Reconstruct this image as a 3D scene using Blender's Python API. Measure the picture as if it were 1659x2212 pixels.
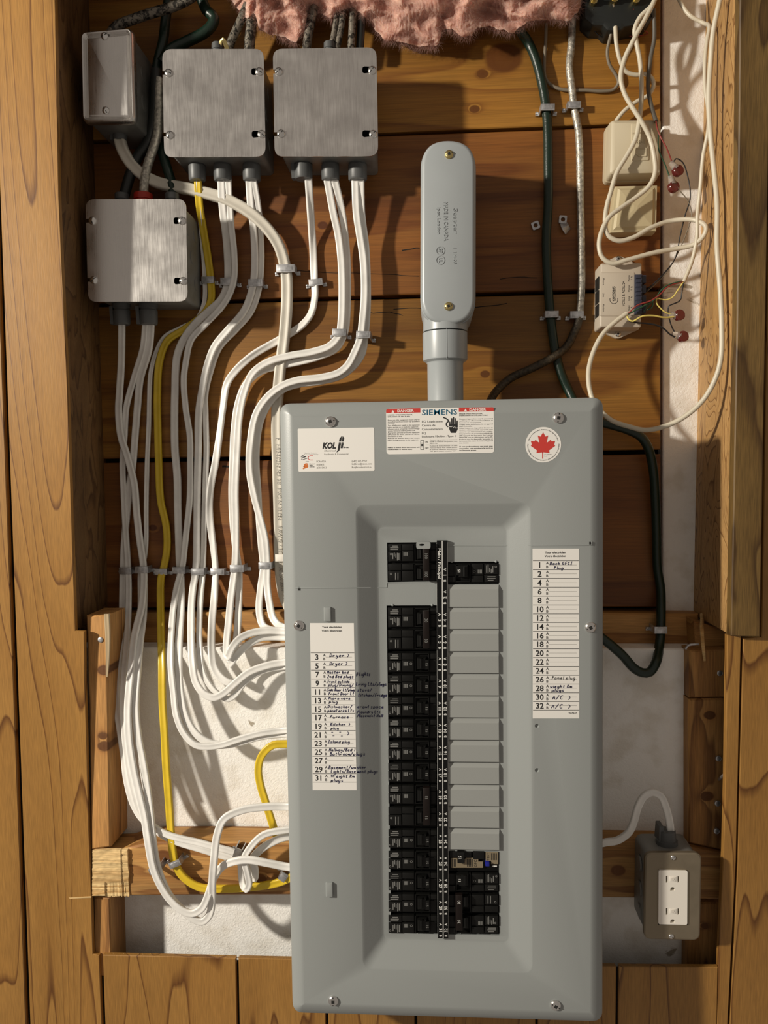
import bpy, bmesh, math, random
from mathutils import Vector, Matrix, noise
from mathutils.geometry import tessellate_polygon
random.seed(7)
scene = bpy.context.scene
for _o in list(bpy.data.objects): bpy.data.objects.remove(_o)
COL = scene.collection

# ------------------------------------------------------------------ camera
F_PX, CX, CY, DIST = 1671.0, 829.5, 1106.0, 1.03       # focal length in pixels, image centre, camera to board wall
_x = Vector((27000, 294, 1671)).normalized()             # wall axes seen in camera space
_z = Vector((-300, 30894, 1671)); _z = (_z - _x * _z.dot(_x)).normalized()
_y = _z.cross(_x)
R_WC = Matrix((_x, _y, _z))                              # rows: world axes in camera space = camera-to-world
CAM = Vector((0, -DIST, 0))
cd = bpy.data.cameras.new('camera'); cam = bpy.data.objects.new('camera', cd); COL.objects.link(cam)
cd.sensor_fit = 'VERTICAL'; cd.sensor_height = 36.0; cd.sensor_width = 27.0
cd.lens = 36.0 * F_PX / 2212.0; cd.clip_start = 0.02; cd.clip_end = 50
cam.matrix_world = Matrix.Translation(CAM) @ R_WC.to_4x4()
scene.camera = cam

# ------------------------------------------------------------------ light
world = bpy.data.worlds.new('world'); scene.world = world; world.use_nodes = True
world.node_tree.nodes['Background'].inputs[0].default_value = (1.0, 0.87, 0.75, 1)
world.node_tree.nodes['Background'].inputs[1].default_value = 0.20
ld = bpy.data.lights.new('ceiling_bulb_light', 'POINT'); lo = bpy.data.objects.new('ceiling_bulb_light', ld); COL.objects.link(lo)
ld.energy = 282; ld.shadow_soft_size = 0.065; ld.color = (1.0, 0.925, 0.80)
lo.location = (-2.2, -1.55, 0.66)
scene.view_settings.view_transform = 'Standard'; scene.view_settings.look = 'None'
scene.view_settings.exposure = 0.35; scene.view_settings.gamma = 1.0; scene.view_settings.use_curve_mapping = False

# ------------------------------------------------------------------ photo pixel -> point on the plane d metres in front of the boards
def W(px, py, d):
    v = R_WC @ Vector(((px - CX) / F_PX, -(py - CY) / F_PX, -1.0))
    t = (DIST - d) / v.y
    p = CAM + v * t
    return Vector((p.x, -d, p.z))
def K(d): return (DIST - d) / F_PX                       # metres per photo pixel at depth d
def XZ(poly, d): return [(W(x, y, d).x, W(x, y, d).z) for x, y in poly]
def PD(y): return 0.125 - (y - 700) * (0.030 / 1450)     # face of the wood panelling leans back a little towards the floor

# ------------------------------------------------------------------ mesh builder
ORG = {}
class MB:
    def __init__(s): s.v = []; s.f = []; s.mi = []; s.m = 0
    def add(s, vs, fs):
        b = len(s.v); s.v += [Vector(v) for v in vs]
        for f in fs: s.f.append([b + i for i in f]); s.mi.append(s.m)
    def loops(s, rings, cap0=True, cap1=True):
        n = len(rings[0]); vs = [p for r in rings for p in r]; fs = []
        for k in range(len(rings) - 1):
            for i in range(n):
                j = (i + 1) % n
                fs.append((k*n+i, k*n+j, (k+1)*n+j, (k+1)*n+i))
        if cap0: fs.append(tuple(range(n))[::-1])
        if cap1: fs.append(tuple((len(rings)-1)*n + i for i in range(n)))
        s.add(vs, fs)
    def prism(s, xz, d0, d1, ch=0.0, chd=None, inset_back=0.0):
        """outline in world x,z pushed from depth d0 (back) to d1 (front), front edge chamfered by ch"""
        if chd is None: chd = ch
        R = [[(x, -d0, z) for x, z in (off(xz, inset_back) if inset_back else xz)]]
        if ch > 0:
            R.append([(x, -(d1-chd), z) for x, z in xz])
            mid = off(xz, ch*0.3); R.append([(x, -(d1-chd*0.3), z) for x, z in mid])
            R.append([(x, -d1, z) for x, z in off(xz, ch)])
        else: R.append([(x, -d1, z) for x, z in xz])
        s.loops(R)
    def pprism(s, poly, d0, d1, ch=0.0, chd=None): s.prism(XZ(poly, d1), d0, d1, ch*K(d1), None if chd is None else chd)
    def box(s, x0, y0, x1, y1, d0, d1, ch=0.0, chd=None):
        a = W(x0, y0, d1); b = W(x1, y1, d1)
        s.prism([(a.x, b.z), (b.x, b.z), (b.x, a.z), (a.x, a.z)], d0, d1, ch*K(d1), chd)
    def rbox(s, x0, y0, x1, y1, r, d0, d1, ch=0.0, chd=None, n=5):
        a = W(x0, y0, d1); b = W(x1, y1, d1)
        s.prism(rnd([(a.x, b.z), (b.x, b.z), (b.x, a.z), (a.x, a.z)], r*K(d1), n), d0, d1, ch*K(d1), chd)
    def slab(s, poly, dfun, thick, ch=0.0):
        """board whose front corners are photo points, each at its own depth"""
        fr = [W(x, y, dfun(y) if callable(dfun) else dfun) for x, y in poly]
        xz = [(p.x, p.z) for p in fr]
        bk = [p + Vector((0, thick, 0)) for p in fr]
        if ch > 0:
            ins = off(xz, ch); c = Vector((0, ch, 0))
            s.loops([bk, [p + c for p in fr], [Vector((q[0], p.y, q[1])) for p, q in zip(fr, ins)]])
        else: s.loops([bk, fr])
    def cyl(s, c, r, d0, d1, n=16, dome=0.0, r1=None):
        """round post standing out of the wall; c = (x, z)"""
        r1 = r if r1 is None else r1
        def ring(rr, d): return [(c[0] + rr*math.cos(2*math.pi*i/n), -d, c[1] + rr*math.sin(2*math.pi*i/n)) for i in range(n)]
        R = [ring(r, d0), ring(r1, d1)]
        if dome > 0:
            for t in (0.35, 0.65, 0.88): R.append(ring(r1*math.cos(t*math.pi/2), d1 + dome*math.sin(t*math.pi/2)))
        s.loops(R)
    def lathe(s, axis0, axis1, prof, n=20, flat=1.0):
        """rings along the line axis0->axis1; prof = (t, radius)"""
        a = Vector(axis0); b = Vector(axis1); t = (b-a).normalized()
        u = t.orthogonal().normalized() if abs(t.z) < 0.9 else Vector((1, 0, 0)); w = t.cross(u)
        s.loops([[a + (b-a)*tt + (u*math.cos(2*math.pi*i/n) + w*flat*math.sin(2*math.pi*i/n))*r for i in range(n)] for tt, r in prof])
    def plate(s, outer, holes, d0, d1):
        """flat plate with holes (world x,z loops)"""
        lps = [list(outer)] + [list(h) for h in holes]
        if area(lps[0]) < 0: lps[0].reverse()
        for h in lps[1:]:
            if area(h) > 0: h.reverse()
        tri = [list(t) for t in tessellate_polygon([[Vector((x, z, 0)) for x, z in lp] for lp in lps])]
        base = [Vector((x, -d1, z)) for lp in lps for x, z in lp]; be = []; k = 0
        for lp in lps:
            be += [(k+i, k+(i+1) % len(lp)) for i in range(len(lp))]; k += len(lp)
        n = len(base)
        if d0 is None: s.add(base, tri); return
        vs = base + [Vector((p.x, -d0, p.z)) for p in base]
        s.add(vs, tri + [[i+n for i in reversed(t)] for t in tri] + [(a, b, b+n, a+n) for a, b in be])
    def build(s, name, mats, parent=None, origin=None, ang=35, recalc=True, smooth=True):
        if not isinstance(mats, (list, tuple)): mats = [mats]
        if parent is not None: o0 = ORG[parent]
        elif origin is not None: o0 = Vector(origin)
        else:
            o0 = Vector((sum(v.x for v in s.v)/len(s.v), max(v.y for v in s.v), min(v.z for v in s.v)))
        me = bpy.data.meshes.new(name)
        me.from_pydata([v - o0 for v in s.v], [], s.f)
        for m in mats: me.materials.append(m)
        if len(mats) > 1: me.polygons.foreach_set('material_index', s.mi)
        if recalc:
            bm = bmesh.new(); bm.from_mesh(me); bmesh.ops.recalc_face_normals(bm, faces=bm.faces); bm.to_mesh(me); bm.free()
        if smooth:
            me.polygons.foreach_set('use_smooth', [True]*len(me.polygons)); me.set_sharp_from_angle(angle=math.radians(ang))
        me.update()
        ob = bpy.data.objects.new(name, me); COL.objects.link(ob)
        if parent is not None: ob.parent = parent
        else: ob.location = o0
        ORG[ob] = o0
        return ob
def area(p): return 0.5*sum(p[i][0]*p[(i+1) % len(p)][1] - p[(i+1) % len(p)][0]*p[i][1] for i in range(len(p)))
class RP(list): pass
def off(p, d):
    """inset a polygon by d; rounded polygons keep their rounding"""
    if isinstance(p, RP):
        return rnd(off(p.base, d), [max(q-d, q*.08) if q > 0 else 0 for q in p.r], p.n)
    sg = 1 if area(p) > 0 else -1; n = len(p); out = []
    for i in range(n):
        a = Vector(p[i-1]); b = Vector(p[i]); c = Vector(p[(i+1) % n])
        e1 = (b-a); e2 = (c-b)
        if e1.length < 1e-9 or e2.length < 1e-9: out.append((b.x, b.y)); continue
        e1.normalize(); e2.normalize()
        n1 = Vector((-e1.y, e1.x))*sg; n2 = Vector((-e2.y, e2.x))*sg
        m = n1 + n2; k = 1 + n1.dot(n2)
        q = b + m*(d/max(k, 0.25)); out.append((q.x, q.y))
    return out
def rnd(p, r, n=5):
    """round the corners of a polygon"""
    out = RP(); N = len(p)
    rs = r if isinstance(r, (list, tuple)) else [r]*N
    for i in range(N):
        b = Vector(p[i]); a = Vector(p[i-1]); c = Vector(p[(i+1) % N]); rr = rs[i]
        if rr <= 0: out.append((b.x, b.y)); continue
        u = (a-b); w = (c-b); th = u.angle(w); L = min(rr/math.tan(th/2), u.length*0.49, w.length*0.49)
        u.normalize(); w.normalize()
        p0 = b + u*L; p1 = b + w*L
        for k in range(n+1):
            t = k/n; q = p0*(1-t)**2 + b*2*t*(1-t) + p1*t*t
            # pull the quadratic towards a true arc
            out.append((q.x, q.y))
    out.base = list(p); out.r = list(rs); out.n = n
    return out
def circ(c, r, n=16, sx=1.0, a0=0): return [(c[0] + r*sx*math.cos(a0+2*math.pi*i/n), c[1] + r*math.sin(a0+2*math.pi*i/n)) for i in range(n)]

def tag(o, label=None, cat=None, group=None, kind=None):
    if label: o['label'] = label
    if cat: o['category'] = cat
    if group: o['group'] = group
    if kind: o['kind'] = kind
    return o
def thing(name, at, label, cat, group=None):
    o = bpy.data.objects.new(name, None); COL.objects.link(o); o.location = at; o.empty_display_size = 0.02
    ORG[o] = Vector(at)
    return tag(o, label, cat, group)

# ------------------------------------------------------------------ curves swept into tubes
def crom(P, step=0.004):
    P = [Vector(p) for p in P]; out = []
    ext = [P[0]*2 - P[1]] + P + [P[-1]*2 - P[-2]]
    for i in range(1, len(ext)-2):
        p0, p1, p2, p3 = ext[i-1:i+3]
        n = max(2, int((p2-p1).length/step))
        a0 = max((p1-p0).length, 1e-5)**0.5; a1 = max((p2-p1).length, 1e-5)**0.5; a2 = max((p3-p2).length, 1e-5)**0.5
        m1 = (p2-p1 + ((p1-p0)/a0 - (p2-p0)/(a0+a1))*a1); m2 = (p2-p1 + ((p3-p2)/a2 - (p3-p1)/(a1+a2))*a1)
        for k in range(n):
            t = k/n
            out.append(p1*(2*t**3-3*t*t+1) + m1*(t**3-2*t*t+t) + p2*(-2*t**3+3*t*t) + m2*(t**3-t*t))
    out.append(P[-1]); return out
def frames(pts):
    fr = []; ref = Vector((0, -1, 0)); last = None
    for i in range(len(pts)):
        t = (pts[min(i+1, len(pts)-1)] - pts[max(i-1, 0)])
        t = t.normalized() if t.length > 1e-9 else Vector((0, 0, -1))
        n = ref - t*ref.dot(t)
        if n.length < 0.15 and last is not None: n = last - t*last.dot(t)
        n.normalize(); last = n
        fr.append((t, n, t.cross(n)))
    return fr
def prof_round(r, n=12): return [(r*math.cos(2*math.pi*i/n), r*math.sin(2*math.pi*i/n)) for i in range(n)]
def prof_flat(w, h):
    """flat two-wire house cable: three shallow ridges"""
    out = []; n = 22
    for i in range(n):
        a = 2*math.pi*i/n; c, s_ = math.cos(a), math.sin(a)
        x = w/2*math.copysign(abs(c)**0.62, c); y = h/2*math.copysign(abs(s_)**0.62, s_)
        y *= 1 - 0.30*(1-math.cos(2*math.pi*(x/(w*0.5)+0.0)*1.5))*0.5 if abs(x) < w*0.34 else 1
        out.append((x, y))
    return out
def sweep(mb, pts, prof, scale=None, twist=0.0, cap=True, wob=None):
    fr = frames(pts); R = []; N = len(pts)
    for i, p in enumerate(pts):
        t, n, b = fr[i]; sc = scale(i/(N-1)) if scale else 1.0
        tw = twist(i/(N-1)) if callable(twist) else twist
        c, s_ = math.cos(tw), math.sin(tw); ring = []
        for (u, v) in prof:
            uu, vv = (u*c - v*s_)*sc, (u*s_ + v*c)*sc
            ring.append(p + b*uu + n*vv)
        R.append(ring)
    mb.loops(R, cap, cap)

# ------------------------------------------------------------------ lettering
_G = {}
def _glyphs(bold):
    key = bold
    if key in _G: return _G[key]
    cu = bpy.data.curves.new('lettering', 'FONT'); cu.size = 1.0; cu.resolution_u = 2; cu.fill_mode = 'FRONT'; cu.offset = bold
    ob = bpy.data.objects.new('lettering', cu); COL.objects.link(ob)
    def conv(txt):
        cu.body = txt; bpy.context.view_layer.update()
        e = ob.evaluated_get(bpy.context.evaluated_depsgraph_get()); me = e.to_mesh()
        vs = [(v.co.x, v.co.y) for v in me.vertices]; fs = [list(p.vertices) for p in me.polygons]; e.to_mesh_clear()
        return vs, fs
    def wid(txt): vs, _ = conv(txt); return max(v[0] for v in vs) - min(v[0] for v in vs)
    base = wid('HH'); G = {}; capv, _ = conv('H'); cap = max(v[1] for v in capv)
    for ch in "ABCDEFGHIJKLMNOPQRSTUVWXYZabcdefghijklmnopqrstuvwxyz0123456789.,:/()#@&'-+\"ÉÈéèêîàû<>%":
        vs, fs = conv(ch)
        G[ch] = (vs, fs, wid('H'+ch+'H') - base)
    G[' '] = ([], [], 0.28)
    bpy.data.objects.remove(ob); bpy.data.curves.remove(cu)
    _G[key] = (G, cap); return _G[key]
def text(mb, s, at, h, ex=(1, 0), lift=0.0, align='l', width=None, shear=0.0, bold=0.0, track=0.0):
    """flat letters on the plane of `at` (a world point, facing -Y); h = capital height in metres; ex = reading direction in x,z"""
    G, cap = _glyphs(bold); sc = h/cap
    adv = sum(G.get(c, G[' '])[2] + track for c in s); sx = sc
    if width: sx = width/adv
    L = adv*sx; x0 = {'l': 0, 'c': -L/2, 'r': -L}[align]
    e = Vector((ex[0], ex[1])).normalized(); up = Vector((-e.y, e.x))
    x = x0
    for c in s:
        vs, fs, a = G.get(c, G[' '])
        if fs:
            out = []
            for (u, v) in vs:
                uu = x + u*sx + v*sc*shear; vv = v*sc
                out.append((at.x + e.x*uu + up.x*vv, at.y - lift, at.z + e.y*uu + up.y*vv))
            mb.add(out, fs)
        x += (a + track)*sx
    return L
def ptext(mb, s, px, py, d, hpx, **k):
    if 'width' in k and k['width']: k['width'] *= K(d)
    return text(mb, s, W(px, py, d), hpx*K(d), **k)
def strokes(mb, lines, d, wpx):
    """pen strokes: lists of photo points drawn as thin flat ribbons"""
    w = wpx*K(d)/2
    for ln in lines:
        P = [W(x, y, d) for x, y in ln]
        L, Rr = [], []
        for i, p in enumerate(P):
            t = P[min(i+1, len(P)-1)] - P[max(i-1, 0)]
            t = t.normalized() if t.length > 0 else Vector((1, 0, 0)); n = Vector((-t.z, 0, t.x))
            L.append(p + n*w); Rr.append(p - n*w)
        n = len(P); mb.add(L + Rr, [(i, i+1, n+i+1, n+i) for i in range(n-1)])
# single-stroke pen alphabet: x 0..4, y 0..7 for capitals, 0..4 for small letters
HW = {
'a': [[(3.4,3.4),(2,4),(.6,3),(.5,1),(1.6,0),(3,1),(3.5,3.6),(3.4,.4),(4,0)]], 'b': [[(.6,7),(.6,.2),(.8,2.6),(2.2,4),(3.5,2.8),(3.2,.6),(1.8,0),(.6,.8)]],
'c': [[(3.3,3.2),(2.2,4),(.8,3),(.6,1.2),(1.8,0),(3.4,.8)]], 'd': [[(3.3,3),(2,4),(.6,2.8),(.7,.7),(1.8,0),(3.2,1.2),(3.5,7),(3.4,.4),(4,0)]],
'e': [[(.7,2),(3.2,2.4),(2.8,3.8),(1.6,4),(.6,2.4),(.9,.6),(2.2,0),(3.5,.9)]], 'f': [[(3.3,6.4),(2.4,7),(1.7,5.8),(1.6,0)],[(.5,3.8),(3,3.9)]],
'g': [[(3.3,3.3),(2,4),(.6,3),(.7,.8),(1.9,.2),(3.2,1.4),(3.5,3.8),(3.2,-1.8),(2,-3),(.6,-2.2)]], 'h': [[(.6,7),(.6,0),(.8,2.4),(2,4),(3.2,3.2),(3.3,0)]],
'i': [[(1,4),(1,.4),(1.5,0)],[(1,5.4),(1.1,5.7)]], 'k': [[(.6,7),(.6,0)],[(3,4),(.8,1.8),(3.2,0)]], 'l': [[(1,7),(1,.4),(1.5,0)]],
'm': [[(.3,4),(.4,0),(.5,2.8),(1.4,4),(2,3),(2,0),(2.1,2.8),(3,4),(3.7,3),(3.8,0)]], 'n': [[(.5,4),(.6,0),(.8,2.6),(2,4),(3.1,3),(3.3,0)]],
'o': [[(2,4),(.7,3),(.6,1),(2,0),(3.4,1),(3.4,3),(2,4)]], 'p': [[(.6,4),(.6,-3),(.7,2.6),(2,4),(3.4,3),(3.2,.8),(1.8,0),(.7,.8)]],
'r': [[(.6,4),(.7,0),(.8,2.4),(1.8,3.8),(3,3.5)]], 's': [[(3.1,3.6),(1.8,4),(.8,3.2),(1.4,2.2),(2.8,1.6),(2.8,.4),(1.6,0),(.6,.6)]],
't': [[(1.8,6.2),(1.6,.6),(2.4,0),(3,.4)],[(.5,4.2),(3.2,4.4)]], 'u': [[(.6,4),(.7,1),(1.6,0),(3,1),(3.3,4),(3.3,.3),(3.9,0)]],
'v': [[(.5,4),(1.8,0),(3.3,4)]], 'w': [[(.3,4),(1,0),(2,3),(2.9,0),(3.9,4)]], 'y': [[(.6,4),(.9,1.4),(1.9,.8),(3,1.8),(3.3,4),(3,-1.8),(1.8,-3),(.7,-2)]],
'A': [[(.2,0),(2,7),(3.7,0)],[(.9,2.4),(3.1,2.6)]], 'B': [[(.7,0),(.8,7)],[(.6,6.8),(2.8,6.6),(3.1,4.8),(.9,3.7),(3.3,3),(3.3,.8),(.6,0)]],
'C': [[(3.6,6),(2.4,7),(.8,5.4),(.6,2),(1.8,0),(3.6,1)]], 'D': [[(.7,0),(.8,7)],[(.4,6.8),(2.6,6.4),(3.6,4),(3,1),(.5,0)]],
'F': [[(.8,0),(.9,7),(3.6,7)],[(.9,3.8),(3,3.9)]], 'G': [[(3.5,6),(2.3,7),(.7,5),(.7,1.6),(2.2,0),(3.5,1.2),(3.5,3),(2.2,3)]],
'H': [[(.6,7),(.6,0)],[(3.4,7),(3.3,0)],[(.6,3.6),(3.4,3.7)]], 'I': [[(.6,7),(3,7)],[(1.8,7),(1.8,0)],[(.5,0),(3.1,0)]],
'K': [[(.7,7),(.7,0)],[(3.5,7),(.8,3.3),(3.6,0)]], 'L': [[(.8,7),(.7,0),(3.4,.2)]], 'M': [[(.4,0),(.7,7),(2,2.6),(3.3,7),(3.7,0)]],
'P': [[(.7,0),(.8,7)],[(.5,6.8),(2.8,6.6),(3.2,4.8),(.8,3.3)]], 'R': [[(.7,0),(.8,7)],[(.5,6.8),(2.8,6.6),(3.1,4.8),(.8,3.5),(3.6,0)]],
'S': [[(3.4,6.2),(2,7),(.8,5.6),(2,3.8),(3.4,2),(2,0),(.5,.9)]], '1': [[(1,5.6),(2,7),(2,0)]], '2': [[(.6,5.6),(1.8,7),(3.2,5.6),(.6,0),(3.6,.2)]],
'/': [[(.4,-.6),(3.2,7.4)]], '>': [[(.6,6.4),(3.2,3.8),(1.2,-.4)]], '&': [[(3,5.6),(1.6,7),(.8,5.4),(2.8,2.6),(1.6,.6),(.6,1.8),(1.9,7.6),(1.6,-.8)]],
'"': [[(.8,6),(.5,4.6)],[(2,6),(1.7,4.6)]], 'W': [[(.2,7),(1,0),(2,5),(3,0),(4,7)]]}
def hand(mb, s, px, py, d, hpx, width, wpx=1.15, slope=0.0):
    """handwriting; py = baseline, hpx = capital height, width = total width in px"""
    adv = sum((4.9 if c not in ' il1"' else 2.6) for c in s); k = width/adv; ky = hpx/7.0; x = 0
    for c in s:
        j = [random.uniform(-.25, .25) for _ in range(4)]
        for ln in HW.get(c, []):
            pts = []
            for (u, v) in ln:
                yy = v*ky*(1+0.06*j[0]) ; xx = (x+u+j[1]*.4)*k + v*ky*0.22
                pts.append((px + xx, py - yy + j[2]*0.8 + slope*xx))
            if len(pts) > 2:      # soften the corners
                q = [pts[0]]
                for a, b in zip(pts, pts[1:]):
                    q += [(a[0]*.75+b[0]*.25, a[1]*.75+b[1]*.25), (a[0]*.25+b[0]*.75, a[1]*.25+b[1]*.75)]
                pts = q + [pts[-1]]
            strokes(mb, [pts], d, wpx)
        x += 4.9 if c not in ' il1"' else 2.6
# ------------------------------------------------------------------ materials
def new_mat(name):
    m = bpy.data.materials.new(name); m.use_nodes = True
    return m, m.node_tree.nodes, m.node_tree.links, m.node_tree.nodes['Principled BSDF']
def plain(name, col, rough=0.5, metal=0.0, spec=0.5, bump=0.0, bscale=400, vary=0.0, vscale=30, coat=0.0, sss=0.0):
    m, N, L, b = new_mat(name)
    b.inputs['Base Color'].default_value = (*col, 1); b.inputs['Roughness'].default_value = rough
    b.inputs['Metallic'].default_value = metal; b.inputs['Specular IOR Level'].default_value = spec
    if coat: b.inputs['Coat Weight'].default_value = coat
    if sss: b.inputs['Subsurface Weight'].default_value = sss; b.inputs['Subsurface Radius'].default_value = (0.004, 0.002, 0.0015)
    g = N.new('ShaderNodeNewGeometry')
    if bump:
        n = N.new('ShaderNodeTexNoise'); n.inputs['Scale'].default_value = bscale; n.inputs['Detail'].default_value = 3
        L.new(g.outputs['Position'], n.inputs['Vector'])
        bp = N.new('ShaderNodeBump'); bp.inputs['Strength'].default_value = bump; bp.inputs['Distance'].default_value = 0.001
        L.new(n.outputs['Fac'], bp.inputs['Height']); L.new(bp.outputs['Normal'], b.inputs['Normal'])
    if vary:
        n = N.new('ShaderNodeTexNoise'); n.inputs['Scale'].default_value = vscale; n.inputs['Detail'].default_value = 4
        L.new(g.outputs['Position'], n.inputs['Vector'])
        r = N.new('ShaderNodeValToRGB'); r.color_ramp.elements[0].position = 0.3; r.color_ramp.elements[1].position = 0.7
        r.color_ramp.elements[0].color = (*[c*(1-vary) for c in col], 1); r.color_ramp.elements[1].color = (*[min(1, c*(1+vary)) for c in col], 1)
        L.new(n.outputs['Fac'], r.inputs['Fac']); L.new(r.outputs['Color'], b.inputs['Base Color'])
    return m
def wood(name, light, mid, line, scale, rings, rough=0.45, fine=(700, 700, 18), fine_amt=0.25, knots=None, ramp=(0.0, 0.55, 0.93, 1.0), blotch=0.25, bump=0.25, dist=0.0, spec=0.4, grain_off=None):
    """growth-ring figure: contour bands of a stretched noise, plus fine fibre streaks, blotches and knots"""
    m, N, L, b = new_mat(name)
    g = N.new('ShaderNodeNewGeometry'); oi = N.new('ShaderNodeObjectInfo')
    cmb = N.new('ShaderNodeCombineXYZ'); mul = N.new('ShaderNodeMath'); mul.operation = 'MULTIPLY'; mul.inputs[1].default_value = 9.0
    L.new(oi.outputs['Random'], mul.inputs[0]); L.new(mul.outputs[0], cmb.inputs[1])
    add = N.new('ShaderNodeVectorMath'); add.operation = 'ADD'
    L.new(g.outputs['Position'], add.inputs[0]); L.new(cmb.outputs[0], add.inputs[1])
    def noise_(sc, detail, vec_src, dst=0.0, ro=0.5):
        mp = N.new('ShaderNodeVectorMath'); mp.operation = 'MULTIPLY'; mp.inputs[1].default_value = sc
        L.new(vec_src, mp.inputs[0])
        n = N.new('ShaderNodeTexNoise'); n.inputs['Scale'].default_value = 1.0; n.inputs['Detail'].default_value = detail
        n.inputs['Distortion'].default_value = dst; n.inputs['Roughness'].default_value = ro
        L.new(mp.outputs[0], n.inputs['Vector']); return n.outputs['Fac']
    def mth(op, a, bb=None, c=None):
        n = N.new('ShaderNodeMath'); n.operation = op
        for i, q in enumerate((a, bb, c)):
            if q is None: continue
            if isinstance(q, (int, float)): n.inputs[i].default_value = q
            else: L.new(q, n.inputs[i])
        return n.outputs[0]
    v = noise_(scale, 1.6, add.outputs[0], dist, 0.45)
    v2 = noise_([s*5 for s in scale], 2, add.outputs[0])
    h = mth('ADD', mth('MULTIPLY', v, rings), mth('MULTIPLY', v2, 0.22))
    kn = None
    if knots:
        for (kx, kz, kr) in knots:
            sub = N.new('ShaderNodeVectorMath'); sub.operation = 'SUBTRACT'; sub.inputs[1].default_value = (kx, 0, kz)
            L.new(g.outputs['Position'], sub.inputs[0])
            sc2 = N.new('ShaderNodeVectorMath'); sc2.operation = 'MULTIPLY'; sc2.inputs[1].default_value = (0.85, 0.0, 1.15)
            L.new(sub.outputs[0], sc2.inputs[0])
            ln = N.new('ShaderNodeVectorMath'); ln.operation = 'LENGTH'; L.new(sc2.outputs[0], ln.inputs[0])
            w = mth('ADD', ln.outputs['Value'], mth('MULTIPLY', v2, kr*0.35))
            k = N.new('ShaderNodeMapRange'); k.interpolation_type = 'SMOOTHSTEP'
            k.inputs['From Min'].default_value = kr*.98; k.inputs['From Max'].default_value = kr*1.28; k.inputs['To Min'].default_value = .94; k.inputs['To Max'].default_value = 0
            L.new(w, k.inputs['Value']); k = k.outputs[0]
            e = mth('DIVIDE', kr*kr*.9, mth('ADD', mth('MULTIPLY', ln.outputs['Value'], ln.outputs['Value']), kr*kr*0.6))
            h = mth('ADD', h, e)
            kn = k if kn is None else mth('MAXIMUM', kn, k)
    fr = mth('FRACT', h)
    cr = N.new('ShaderNodeValToRGB'); E = cr.color_ramp.elements
    E[0].position = ramp[0]; E[0].color = (*light, 1); E[1].position = ramp[3]; E[1].color = (*light, 1)
    e = E.new(ramp[1]); e.color = (*mid, 1); e = E.new(ramp[2]); e.color = (*line, 1)
    L.new(fr, cr.inputs['Fac'])
    fi = noise_(fine, 3, add.outputs[0]); bl = noise_([s*0.6 for s in scale], 3, add.outputs[0])
    f1 = N.new('ShaderNodeMapRange'); f1.inputs['From Min'].default_value = 0.3; f1.inputs['From Max'].default_value = 0.7
    f1.inputs['To Min'].default_value = 1-fine_amt; f1.inputs['To Max'].default_value = 1+fine_amt*0.6; L.new(fi, f1.inputs['Value'])
    f2 = N.new('ShaderNodeMapRange'); f2.inputs['From Min'].default_value = 0.3; f2.inputs['From Max'].default_value = 0.7
    f2.inputs['To Min'].default_value = 1-blotch; f2.inputs['To Max'].default_value = 1+blotch*0.6; L.new(bl, f2.inputs['Value'])
    mm = mth('MULTIPLY', f1.outputs[0], f2.outputs[0])
    vm = N.new('ShaderNodeVectorMath'); vm.operation = 'SCALE'; L.new(cr.outputs['Color'], vm.inputs[0]); L.new(mm, vm.inputs['Scale'])
    col = vm.outputs[0]
    if kn is not None:
        mx = N.new('ShaderNodeMix'); mx.data_type = 'RGBA'; L.new(kn, mx.inputs['Factor']); L.new(col, mx.inputs['A'])
        mx.inputs['B'].default_value = (line[0]*0.55, line[1]*0.45, line[2]*0.4, 1); col = mx.outputs['Result']
    L.new(col, b.inputs['Base Color'])
    b.inputs['Roughness'].default_value = rough; b.inputs['Specular IOR Level'].default_value = spec
    bp = N.new('ShaderNodeBump'); bp.inputs['Strength'].default_value = bump; bp.inputs['Distance'].default_value = 0.0006
    L.new(mth('ADD', fi, mth('MULTIPLY', fr, 0.3)), bp.inputs['Height']); L.new(bp.outputs['Normal'], b.inputs['Normal'])
    return m
def kn(px, py, r, d=0.0): p = W(px, py, d); return (p.x, p.z, r*K(d))
M = {}
M['panel_wood'] = wood('honey wood panelling', (.345,.175,.043), (.312,.152,.035), (.125,.047,.010), (10, 9, .85), 15.0, rough=.42, fine=(1100, 400, 45), fine_amt=.20, ramp=(.0,.88,.972,1.0), blotch=.14, bump=.12)
KN = [kn(1088,125,34), kn(1025,236,10), kn(1042,160,11), kn(697,487,10), kn(1048,808,9), kn(330,1140,8), kn(590,1150,8), kn(1460,1010,8), kn(1235,690,9)]
def plank_mat(name, k, sat): return wood(name, (.29*k,.122*k*sat,.021*k), (.26*k,.103*k*sat,.0165*k), (.18*k,.062*k*sat,.0095*k), (1.2, 9, 15), 4.5, rough=.5, fine=(18, 500, 620), fine_amt=.20, blotch=.30, bump=.25, ramp=(.0,.62,.9,1.0), knots=KN)
M['plank'] = plank_mat('amber pine board', 1.05, 1.10); M['plank_red'] = plank_mat('reddish pine board', .78, .90); M['plank_tan'] = plank_mat('tan pine board', .95, 1.08)
M['lumber'] = wood('rough framing lumber', (.50,.27,.085), (.44,.215,.062), (.27,.115,.03), (1.7, 14, 26), 5.0, rough=.6, fine=(30, 500, 600), fine_amt=.25, blotch=.35, bump=.4, knots=[kn(352,1852,20,.094), kn(480,1800,9,.094), kn(1335,1880,14,.072), kn(560,1900,16,.094)])
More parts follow.
